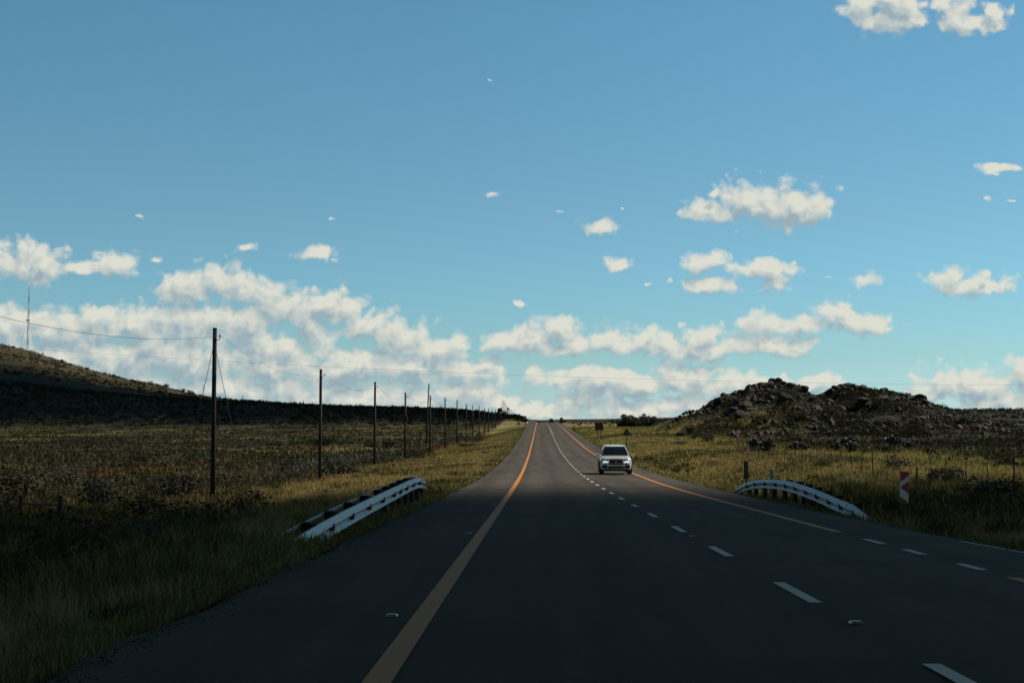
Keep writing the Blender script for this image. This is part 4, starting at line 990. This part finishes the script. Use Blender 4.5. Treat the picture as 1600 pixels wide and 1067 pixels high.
# old timber corner of the fence
def corner():
    Y = 50.0; root = empty('fence_corner', (xat(93, Y), Y, gz(xat(93, Y), Y)))
    def post(px, ty, Yp, r, name='post'):
        t = at(px, ty, Yp); g = gz(t.x, Yp); mb = MB(); mb.tube([(0, 0, -0.3), (0.02, 0, (t.z - g)*0.6), (0.03, 0.01, t.z - g)], [r, r*0.95, r*0.9], 9)
        o = mb.build(name, M_POSTW, root); o.location = Vector((t.x, Yp, g)) - root.location; return Vector((t.x, Yp, t.z))
    a = post(78, 794, 46, 0.105); b = post(93, 775, 50, 0.085); c = post(32, 774, 55, 0.09)
    mb = MB(); mb.tube([b - Vector((0, 0, 0.32)) - root.location, c - Vector((0, 0, 0.30)) - root.location], 0.04, 6); mb.build('crossbar', M_POSTW, root)
    tag(root, 'old dark timber fence corner of three thick posts and a crossbar at lower left', 'fence corner')
corner()
def stub(px, ty, by, Y, r, label, name='fence_post', m=M_STEELPOST, group=None):
    t = at(px, ty, Y); g = gz(t.x, Y); mb = MB(); mb.tube([(0, 0, -0.25), (0, 0, t.z - g)], [r, r*0.9], 7)
    mb.tube([(0, 0, t.z - g - 0.001), (0, 0, t.z - g + 0.02)], [r*1.05, r*0.6], 7)
    o = mb.build(name, m); o.location = (t.x, Y, g); return tag(o, label, 'post', group)
stub(195, 787, 822, 50, 0.03, 'dark fence stake alone in front of the low green shrub at left')
stub(123.5, 765, 780, 64, 0.035, 'short dark stake right of the old fence corner')
stub(120, 817, 845, 42, 0.025, 'thin low stake in the grass below the old fence corner')
stub(1075, 719, 739, 92, 0.045, 'thin dark post alone on the right verge, right of the white car')
stub(953.3, 687, 695, 172, 0.05, 'small post on the verge just above the white car, left of the triangular sign')
stub(897, 664, 668.5, 345, 0.16, 'tiny marker post on the right verge near the crest')
stub(656, 679, 688, 240, 0.14, 'short stout post beside the leaning pole')
stub(728.5, 702, 712, 150, 0.03, 'thin little post in the pale grass of the left verge')
stub(1433, 730, 750, 58, 0.03, 'thin taller fence post just right of the red and white plate')

# ------------------------------------------------------------------ guardrails
W_PROF = [(0.0, 0.0), (0.025, 0.0), (0.095, -0.095), (0.10, -0.12), (0.02, -0.142), (0.0, -0.165), (0.02, -0.18), (0.10, -0.262), (0.105, -0.288), (0.03, -0.308), (0.0, -0.31)]
def beam(path, side, name, parent, m, prof=W_PROF, th=0.012):
    """path: list of (x, y, ztop); side +1 when the road lies towards +x"""
    mb = MB(); rings = []
    for (x, y, z) in path:
        fr = [(x + side*dx, y, z + dz) for (dx, dz) in prof]; bk = [(x + side*(dx - th), y, z + dz) for (dx, dz) in reversed(prof)]
        rings.append(fr + bk)
    mb.loft(rings); return mb.build(name, m, parent)
def guardrail(name, label, cpts, side, xs, posts, refl, y0, y1, back_dx=0.34, npath=40, group='steel guardrails over the culvert'):
    ys = np.array([c[0] for c in cpts]); zs = np.array([c[1] for c in cpts]); fz = herm(ys, zs); fx = herm(ys, [xs(y) for y in ys])
    root = empty(name, (0, 0, 0)); yy = np.linspace(y0, y1, npath)
    path = [(float(fx(y)), y, float(fz(y)) + EYE) for y in yy]
    beam(path, side, 'rail', root, M_GALV)
    if side > 0: beam([(x - side*back_dx, y, z - 0.01) for (x, y, z) in path], -side, 'back_rail', root, M_GALV, prof=[(0.0, 0.0), (0.02, -0.005), (0.02, -0.04), (0.0, -0.045)])
    for y in posts:
        x = float(fx(y)); z = float(fz(y)) + EYE; g = gz(x - side*0.25, y); mb = MB()
        for (dx0, dx1) in ((-0.02, -0.15),):
            xa, xb = sorted((x + side*dx0, x + side*dx1)); mb.box(xa, xb, y - 0.09, y + 0.09, min(g - 0.4, z - 0.5), z - 0.015, bev=0.012)
        mb.build('post', M_POSTW, root)
        sp = MB(); xa, xb = sorted((x - side*0.152, x - side*(back_dx - 0.015))); sp.box(xa, xb, y - 0.16, y + 0.16, z - 0.26, z + 0.012, bev=0.02); sp.build('spacer_block', M_POSTW, root)
    for y in refl:
        x = float(fx(y)); z = float(fz(y)) + EYE; mb = MB(); xa, xb = sorted((x + side*0.02, x + side*0.12))
        mb.box(xa, xb, y - 0.012, y + 0.012, z - 0.215, z - 0.085); xa, xb = sorted((x + side*0.03, x + side*0.115))
        mb.box(xa, xb, y + 0.012, y + 0.10, z - 0.20, z - 0.10); mb.build('reflector', M_REFL, root)
    for y in np.arange(y0 + 3.8, y1, 3.81):   # lap joints
        x = float(fx(y)); z = float(fz(y)) + EYE; mb = MB()
        beam([(x + side*0.003, yv, float(fz(yv)) + EYE + 0.002) for yv in (y - 0.16, y + 0.16)], side, 'lap_joint', root, M_GALV)
    return tag(root, label, 'guardrail', group)
LP = [(19.0, -1.98), (21.4, -1.83), (24.0, -1.775), (28.3, -1.745), (33, -1.745), (38.8, -1.755), (43.0, -1.775), (45.0, -1.84), (47.0, -2.02), (49.5, -2.35), (52, -2.72)]
guardrail('guardrail', 'long pale steel guardrail with red reflectors rising from grass left of the road', LP, 1, lambda y: -3.72 - 0.5*float(sstep(np.array([y]), 46, 52)[0]),
          [24.5, 27.2, 29.9, 32.6, 35.3, 37.2, 39.1, 41.0, 42.9, 44.8, 46.6], [25.3, 28.0, 30.9, 33.6, 36.2, 37.9, 39.7, 42.0, 44.0], 19.0, 52, npath=13)
RP = [(32.2, -2.52), (34, -2.25), (35.1, -2.12), (37, -2.06), (39.1, -1.985), (41.6, -1.93), (44.2, -1.91), (47, -1.97), (50, -2.10), (52.8, -2.31), (55.2, -2.60), (57, -2.9)]
guardrail('guardrail', 'arched pale steel guardrail with dark posts on the right of the road', RP, -1, lambda y: 7.78,
          [36.0, 38.2, 39.6, 41.0, 42.4, 43.8, 45.6, 47.6, 49.6, 51.6, 53.2], [35.0, 36.5, 38.0, 39.6, 41.2, 42.9, 44.6, 46.5, 48.6, 50.8, 52.8], 32.2, 57, npath=17)
CP = [(470, PROAD(470) + 0.5), (480, PROAD(480) + 0.75), (500, PROAD(500) + 0.75), (520, PROAD(520) + 0.75), (530, PROAD(530) + 0.5)]
guardrail('guardrail', 'tiny white guardrail end glinting beside the road at the crest', [(a, float(b)) for a, b in CP], 1, lambda y: -3.6,
          list(np.arange(474, 530, 8)), [], 470, 530, npath=14)

# ------------------------------------------------------------------ signs and markers
def post_mesh(x, z0, z1, r): mb = MB(); mb.tube([(x, 0, z0), (x, 0, z1)], r, 8); return mb
def tri_sign(px, Y, ty, by, wpx, face, label):
    p = at(px, by, Y); g = gz(p.x, Y); t = at(px, ty, Y).z - g; b = p.z - g; w = wpx*Y/FPX/2
    root = empty('triangular_sign', (p.x, Y, g)); post_mesh(0, -0.4, b + (t - b)*0.6, 0.045).build('post', M_STEELPOST if face == 'back' else M_POSTW, root, loc=(0, 0.06, 0))
    mb = MB(); q = 0.04
    ring = [(-w + q, b), (w - q, b), (w, b + q), (q*0.6, t), (-q*0.6, t), (-w, b + q)]
    mb.loft([[(x, 0.0, z) for x, z in ring], [(x, 0.012, z) for x, z in ring]]); mb.build('plate', M_SIGNBACK, root)
    if face == 'front':
        def tri(s, y, m, nm):
            c = (0, b + (t - b)*0.36); mb = MB(); pts = [(c[0] + (x - c[0])*s, c[1] + (z - c[1])*s) for x, z in ring]
            mb.loft([[(x, y, z) for x, z in pts], [(x, y + 0.002, z) for x, z in pts]]); mb.build(nm, m, root)
        tri(0.99, -0.004, M_RED, 'red_border'); tri(0.66, -0.008, M_WHITE, 'white_face')
    else:
        mb = MB(); mb.box(-w*0.62, w*0.62, 0.012, 0.03, b + 0.12, b + 0.17); mb.box(-w*0.32, w*0.32, 0.012, 0.03, b + 0.42, b + 0.47); mb.build('stiffener', M_STEELPOST, root)
    return tag(root, label, 'road sign', 'triangular road signs')
tri_sign(979.1, 155, 668.3, 680.3, 13.2, 'back', 'dark back of a triangular road sign standing right behind the white car')
tri_sign(810.2, 330, 655.0, 663.3, 6.4, 'front', 'distant pale triangular warning sign on the left verge near the crest')
def board_back():
    Y = 250.0; p = at(936, 672, Y); g = gz(p.x, Y); z0 = p.z - g; z1 = at(936, 660.4, Y).z - g; w = 12.9*Y/FPX/2
    root = empty('direction_sign', (p.x, Y, g)); mb = MB(); mb.box(-w, w, 0, 0.05, z0, z1, bev=0.008); mb.build('panel', M_SIGNBACK, root)
    for sx in (-0.30, 0.29): post_mesh(sx, -0.4, z1 - 0.1, 0.055).build('post', M_STEELPOST, root, loc=(0, -0.06, 0))
    mb = MB()
    for z in (z0 + 0.2, z1 - 0.25): mb.box(-w*0.95, w*0.95, -0.025, -0.001, z, z + 0.06)
    mb.build('stiffener', M_STEELPOST, root); tag(root, 'dark back of a rectangular sign board on two posts, right of the road', 'road sign')
board_back()
def hazard():
    Y = 30.6; p = at(1411.5, 784, Y); g = gz(p.x, Y); z0 = p.z - g; z1 = at(1411.5, 735, Y).z - g; w = 0.092; h = z1 - z0
    root = empty('hazard_plate', (p.x, Y, g - 0.02)); root.rotation_euler = (0, R(1.5), R(-8))
    post_mesh(0, -0.4, z1 - 0.05, 0.03).build('post', M_STEELPOST, root, loc=(0, 0.05, 0))
    mb = MB(); mb.box(-w, w, 0, 0.012, z0, z1, bev=0.002); mb.build('plate', M_WHITE, root)
    mb = MB()
    def poly(pts): mb.loft([[(x*w, -0.004, z0 + z*h) for x, z in pts], [(x*w, -0.0005, z0 + z*h) for x, z in pts]])
    e = 0.98
    poly([(-e, 0.66), (e, 0.89), (e, 0.995), (-e, 0.995)])
    poly([(e, 0.70), (e, 0.31), (-e, 0.49)])
    poly([(-e, 0.21), (e, 0.02), (e, 0.005), (-e, 0.005)])
    mb.build('red_stripes', M_RED, root); tag(root, 'narrow red and white striped hazard plate in the right verge', 'hazard plate')
hazard()
def marker_back():
    Y = 59.0; p = at(1165.8, 748.5, Y); g = gz(p.x, Y); z0 = p.z - g; z1 = at(1165.8, 720.5, Y).z - g; w = 0.088
    root = empty('hazard_plate', (p.x, Y, g)); post_mesh(0, -0.4, z1 - 0.06, 0.028).build('post', M_STEELPOST, root, loc=(0, -0.05, 0))
    mb = MB(); mb.box(-w, w, 0, 0.012, z0, z1, bev=0.002); mb.build('plate', M_SIGNBACK, root)
    mb = MB()
    for z in (z0 + 0.12, z1 - 0.15): mb.box(-w*0.8, w*0.8, -0.02, -0.001, z, z + 0.035)
    mb.build('clamp', M_STEELPOST, root); tag(root, 'black back of a narrow hazard plate behind the far end of the right guardrail', 'hazard plate')
marker_back()
def culvert_post():
    Y = 50.5; t = at(1205.5, 733.5, Y); g = gz(t.x, Y); H = t.z - g; mb = MB()
    mb.loft([[(-.07, -.07, -.3), (.07, -.07, -.3), (.07, .07, -.3), (-.07, .07, -.3)], [(-.07, -.07, H*.72), (.07, -.07, H*.72), (.07, .07, H*.72), (-.07, .07, H*.72)],
             [(-.05, -.05, H*.76), (.05, -.05, H*.76), (.05, .05, H*.76), (-.05, .05, H*.76)], [(-.04, -.04, H), (.04, -.04, H), (.04, .04, H), (-.04, .04, H)]])
    o = mb.build('marker_post', M_CONC); o.location = (t.x, Y, g); tag(o, 'short pale concrete marker post behind the top of the right guardrail', 'post')
culvert_post()
for (px, Y, w, h, lab) in ((882.6, 590, 0.8, 1.1, 'small dark sign seen from behind at the right of the crest'),):
    b = at(px, 661, Y); g = gz(b.x, Y); root = empty('road_sign', (b.x, Y, g)); zt = at(px, 655.8, Y).z - g
    post_mesh(0, -0.3, zt - 0.1, 0.06).build('post', M_STEELPOST, root, loc=(0, -0.07, 0)); mb = MB(); mb.box(-w/2, w/2, 0, 0.03, zt - h, zt, bev=0.005); mb.build('panel', M_SIGNBACK, root)
    tag(root, lab, 'road sign')
# raised road studs
M_STUD = mat('stud_housing', (0.62, 0.6, 0.56), 0.4); M_LENS = mat('stud_lens', (0.35, 0.10, 0.05), 0.2)
def stud(x, y, label):
    root = empty('road_stud', (x, y, road_z(x, y) + 0.002)); mb = MB()
    mb.loft([[(-.055, -.05, 0), (.055, -.05, 0), (.055, .05, 0), (-.055, .05, 0)], [(-.04, -.024, .017), (.04, -.024, .017), (.04, .024, .017), (-.04, .024, .017)]]); mb.build('housing', M_STUD, root)
    mb = MB(); mb.add([(-.042, -.049, .004), (.042, -.049, .004), (.034, -.030, .0165), (-.034, -.030, .0165)], [(0, 1, 2, 3)]); mb.build('lens', M_LENS, root)
    tag(root, label, 'road stud', 'raised road studs')
def stud_px(px, py, label):
    Y = 10.0
    for _ in range(30):
        p = at(px, py, Y); Y += (p.z - road_z(p.x, Y))*Y/(EYE*1.02)
    p = at(px, py, Y); stud(p.x, Y, label)
stud_px(612, 962, 'nearest road stud just left of the yellow line'); stud_px(732, 833, 'road stud further along, left of the yellow line')
stud_px(771, 789, 'most distant road stud left of the yellow line')
stud_px(1337, 973, 'pale road stud in the gap between the two nearest centre dashes'); stud_px(1083, 838, 'small road stud further up the centre line'); 

# ------------------------------------------------------------------ cars
M_CARW = mat('white_car_paint', (0.62, 0.64, 0.64), 0.22, coat=0.6)
M_CARD = mat('dark_car_paint', (0.02, 0.022, 0.028), 0.25, coat=0.6)
M_GLASS = mat('car_glass', (0.005, 0.006, 0.007), 0.06, spec=0.35)
M_BLACK = mat('black_plastic', (0.012, 0.012, 0.013), 0.5)
M_TYRE = mat('tyre_rubber', (0.014, 0.014, 0.014), 0.85)
M_RIM = mat('alloy_rim', (0.30, 0.30, 0.31), 0.35, metal=0.8)
M_CHROME = mat('chrome', (0.6, 0.6, 0.62), 0.12, metal=1.0)
M_LAMPHOUSE = mat('headlamp_housing', (0.05, 0.055, 0.06), 0.15)
M_DRL = mat('lit_daytime_ring', (0.9, 0.95, 1.0), 0.3, emit=((0.92, 0.96, 1.0), 1.1))
M_PLATE = mat('number_plate', (0.55, 0.52, 0.40), 0.5)
M_BLUE = mat('badge_blue', (0.02, 0.09, 0.30), 0.3)
def sect(y, hw, zb, zt, tum=0.90, n=5, sh=0.0):
    """closed, rounded cross-section of the lower body at station y (front of the car is y = 0)"""
    hm = zb + (zt - zb)*0.55; R_ = []
    prof = [(0.0, zb), (hw*0.80, zb), (hw*0.95, zb + 0.05), (hw*0.985, zb + 0.16), (hw, hm - 0.08), (hw, hm + 0.06), (hw*0.975, zt - 0.13), (hw*0.93, zt - 0.045), (hw*tum*0.92, zt - 0.005 + sh), (hw*0.45, zt + 0.012 + sh), (0, zt + 0.02 + sh)]
    return [(x, y, z) for x, z in prof] + [(-x, y, z) for x, z in prof[-2:0:-1]]
def suv(name, loc, rz, paint, label, detail=True):
    root = empty(name, loc, rz)
    mb = MB()
    mb.loft([sect(0.0, 0.70, 0.36, 0.90), sect(0.04, 0.80, 0.30, 0.97), sect(0.13, 0.88, 0.26, 1.01), sect(0.32, 0.945, 0.24, 1.04), sect(0.75, 0.968, 0.24, 1.075), sect(1.25, 0.97, 0.24, 1.12), sect(1.6, 0.965, 0.24, 1.13),
             sect(2.6, 0.965, 0.24, 1.14), sect(3.8, 0.968, 0.24, 1.15), sect(4.4, 0.95, 0.26, 1.14), sect(4.75, 0.88, 0.32, 1.10), sect(4.88, 0.74, 0.42, 1.0)])
    # cabin: windscreen raked, roof, tail
    def cab(z, y0, y1, hw, e=0.10):
        return [(-hw + e, y0, z), (-hw*0.5, y0 - 0.07, z), (0, y0 - 0.10, z), (hw*0.5, y0 - 0.07, z), (hw - e, y0, z), (hw - 0.01, y0 + 0.14, z), (hw, (y0 + y1)/2, z), (hw - 0.02, y1 - 0.12, z), (hw - e, y1, z), (0, y1 + 0.05, z), (-hw + e, y1, z), (-hw + 0.02, y1 - 0.12, z), (-hw, (y0 + y1)/2, z), (-hw + 0.01, y0 + 0.14, z)]
    C0 = [(1.08, 1.22, 4.72, 0.90), (1.14, 1.34, 4.68, 0.875), (1.40, 1.78, 4.52, 0.79), (1.62, 2.18, 4.33, 0.695), (1.70, 2.40, 4.24, 0.65), (1.735, 2.62, 4.14, 0.58), (1.75, 2.9, 3.9, 0.42)]
    mb.loft([cab(*c) for c in C0])
    body = mb.build('body', paint, root, smooth=True)
    md = body.modifiers.new('soft', 'SUBSURF'); md.levels = 1; md.render_levels = 1
    def cabp(z):
        zs = [c[0] for c in C0]; return [float(np.interp(z, zs, [c[i] for c in C0])) for i in (1, 2, 3)]
    # windscreen: a curved pane just proud of the cabin
    ws = MB(); rows = []
    for k in range(7):
        z = 1.135 + (1.645 - 1.135)*k/6; y0, y1, hw = cabp(z); wv = hw - 0.075
        rows.append([(wv*t, y0 - 0.10*(1 - abs(t)**1.6) + 0.012*abs(t) - 0.035, z + 0.01) for t in np.linspace(-1, 1, 9)])
    ws.loft(rows, cap=False, closed=False); ws.build('windscreen', M_GLASS, root, smooth=True)
    sw = []
    for s in (-1, 1):
        m_ = MB(); rows = []
        for k in range(5):
            z = 1.17 + (1.58 - 1.17)*k/4; y0, y1, hw = cabp(z); rows.append([(s*(hw + 0.012 - 0.02*abs(t - 0.5)), y0 + 0.32 + (y1 - y0 - 0.62)*t, z) for t in np.linspace(0, 1, 7)])
        m_.loft(rows, cap=False, closed=False); m_.build('side_window', M_GLASS, root, smooth=True)
        # mirror
        m_ = MB(); x0, x1 = sorted((s*0.99, s*1.16)); m_.box(x0, x1, 1.36, 1.50, 1.06, 1.21, bev=0.035); mi = m_.build('wing_mirror', paint, root)
        m_ = MB(); x0, x1 = sorted((s*0.86, s*1.0)); m_.box(x0, x1, 1.40, 1.46, 1.05, 1.10); m_.build('mirror_arm', M_BLACK, mi)
        m_ = MB(); m_.tube([(s*0.635, 2.35, 1.715), (s*0.64, 2.5, 1.75), (s*0.64, 4.0, 1.75), (s*0.635, 4.15, 1.72)], 0.022, 6); m_.build('roof_rail', M_CHROME, root)
    # wheels
    for s in (-1, 1):
        for wy in (0.92, 3.86):
            w_ = MB(); rings = []
            for (dx, r) in ((-0.13, 0.30), (-0.135, 0.35), (-0.10, 0.372), (0.10, 0.372), (0.135, 0.35), (0.13, 0.30)):
                rings.append([(s*0.845 + dx, wy + r*math.cos(a), 0.375 + r*math.sin(a)) for a in [2*math.pi*j/24 for j in range(24)]])
            w_.loft(rings); wh = w_.build('wheel', M_TYRE, root, smooth=True)
            r_ = MB()
            for j in range(5):
                a = 2*math.pi*j/5; c = Vector((s*0.982, wy + 0.15*math.cos(a), 0.375 + 0.15*math.sin(a)))
                t = Vector((0, math.cos(a), math.sin(a))); n = Vector((0, -math.sin(a), math.cos(a)))
                r_.loft([[c + t*0.14 + n*0.045 + Vector((dx, 0, 0)), c + t*0.14 - n*0.045 + Vector((dx, 0, 0)), c - t*0.14 - n*0.02 + Vector((dx, 0, 0)), c - t*0.14 + n*0.02 + Vector((dx, 0, 0))] for dx in (-0.01, 0.01)])
            r_.build('rim', M_RIM, wh)
            a_ = MB(); pts = [(s*0.955, wy + 0.42*math.cos(a), 0.375 + 0.42*math.sin(a)) for a in np.linspace(-0.25, math.pi + 0.25, 18)]
            a_.tube(pts, 0.045, 6); a_.build('wheel_arch', M_BLACK, root)
    if not detail:
        m_ = MB(); m_.box(-0.6, 0.6, -0.015, 0.05, 0.62, 0.82, bev=0.01); m_.build('grille', M_BLACK, root)
        for s in (-1, 1): m_ = MB(); x0, x1 = sorted((s*0.5, s*0.82)); m_.box(x0, x1, 0.02, 0.2, 0.72, 0.84, bev=0.02); m_.build('headlight', M_LAMPHOUSE, root)
        return tag(root, label, 'car')
    # bonnet creases
    for s in (-1, 1):
        # two halves of the grille
        gm = MB(); x0, x1 = sorted((s*0.025, s*0.40)); g0, g1 = 0.70, 0.905
        gm.loft([[(x0, y, g0 + 0.02), (x0 + 0.03, y, g0), (x1 - 0.03, y, g0), (x1, y, g0 + 0.03), (x1 - 0.01, y, g1 - 0.03), (x1 - 0.04, y, g1), (x0 + 0.03, y, g1), (x0, y, g1 - 0.02)] for y in (-0.035, 0.08)])
        gr = gm.build('grille', M_BLACK, root)
        sl = MB()
        for j in range(6): xx = x0 + 0.045 + (x1 - x0 - 0.09)*j/5; sl.box(xx - 0.007, xx + 0.007, -0.045, -0.034, g0 + 0.03, g1 - 0.03)
        sl.build('grille_slats', M_BLACK, gr)
        fr = MB(); fr.tube([(x0, -0.036, g0 + 0.02), (x0 + 0.03, -0.036, g0), (x1 - 0.03, -0.036, g0), (x1, -0.036, g0 + 0.03), (x1 - 0.01, -0.036, g1 - 0.03), (x1 - 0.04, -0.036, g1), (x0 + 0.03, -0.036, g1), (x0, -0.036, g1 - 0.02), (x0, -0.036, g0 + 0.02)], 0.012, 6); fr.build('grille_frame', M_CHROME, gr)
        # headlight: swept-back housing with two lit rings
        hl = MB(); pts = [(0.44, 0.715, 0.0), (0.70, 0.70, 0.03), (0.885, 0.77, 0.19), (0.90, 0.86, 0.24), (0.74, 0.895, 0.09), (0.44, 0.865, 0.01)]
        hl.loft([[(s*x, y - 0.03, z) for (x, z, y) in pts], [(s*x*0.97, y + 0.10, z) for (x, z, y) in pts]]); h_ = hl.build('headlight', M_LAMPHOUSE, root)
        for (cx, cy) in ((0.53, -0.040), (0.705, 0.0)):
            t_ = MB(); ring = [(s*cx + 0.056*math.cos(a), cy - 0.012, 0.785 + 0.056*math.sin(a)) for a in np.linspace(math.pi*0.75, math.pi*2.25, 16)]
            t_.tube(ring, 0.016, 6); t_.build('lit_ring', M_DRL, h_)
        # lower intakes and fog lamp
        ik = MB(); pts = [(0.50, 0.44, 0.04), (0.58, 0.385, 0.04), (0.83, 0.40, 0.13), (0.87, 0.50, 0.15), (0.80, 0.575, 0.12), (0.58, 0.555, 0.04)]
        ik.loft([[(s*x, y - 0.085, z) for (x, z, y) in pts], [(s*x*0.97, y + 0.08, z) for (x, z, y) in pts]]); ik.build('air_intake', M_BLACK, root)
        fg = MB(); fg.tube([(s*0.63, -0.005, 0.635), (s*0.63, 0.06, 0.635)], [0.05, 0.05], 12); fg.build('fog_light', M_LAMPHOUSE, root)
    ik = MB(); ik.box(-0.46, 0.46, -0.03, 0.10, 0.375, 0.50, bev=0.02); ik.build('air_intake', M_BLACK, root)
    sk = MB(); sk.box(-0.74, 0.74, 0.01, 0.30, 0.225, 0.355, bev=0.03); sk.build('skid_panel', M_BLACK, root)
    tp = MB(); tp.box(-0.40, 0.40, -0.012, 0.06, 0.625, 0.675, bev=0.008); tp.build('plate_recess', M_BLACK, root)
    pl = MB(); pl.box(-0.25, 0.25, -0.022, -0.010, 0.53, 0.625, bev=0.003); pl.build('number_plate', M_PLATE, root)
    bd = MB(); bd.tube([(0, -0.03, 0.945), (0, 0.02, 0.955)], [0.04, 0.042], 16); bg_ = bd.build('badge', M_BLACK, root)
    for (a0, mm) in ((0, M_BLUE), (1, M_WHITE), (2, M_BLUE), (3, M_WHITE)):
        q = MB(); c = (0, -0.0325, 0.944); arc = [(0.028*math.cos(a), -0.0325, 0.944 + 0.028*math.sin(a)) for a in np.linspace(a0*math.pi/2, (a0 + 1)*math.pi/2, 6)]
        q.add([c] + arc, [tuple(range(6, -1, -1))]); q.build('badge_quarter', mm, bg_)
    for s in (-1, 1):   # wipers
        wp_ = MB(); wp_.tube([(s*0.1 + 0.05, 1.16, 1.15), (s*0.45, 1.20, 1.17)], 0.01, 4); wp_.build('wiper', M_BLACK, root)
    return tag(root, label, 'car')
CY = 86.0; cx_ = xat(962.3, CY)
suv('white_car', (cx_, CY, road_z(cx_, CY) + 0.004), R(-1.2), M_CARW, 'white four-wheel-drive car with lit headlight rings driving towards the viewer')
CY2 = 545.0; cx_ = xat(861.3, CY2)
suv('dark_car', (cx_, CY2, road_z(cx_, CY2) + 0.004), 0, M_CARD, 'tiny dark car coming over the crest of the road', detail=False)
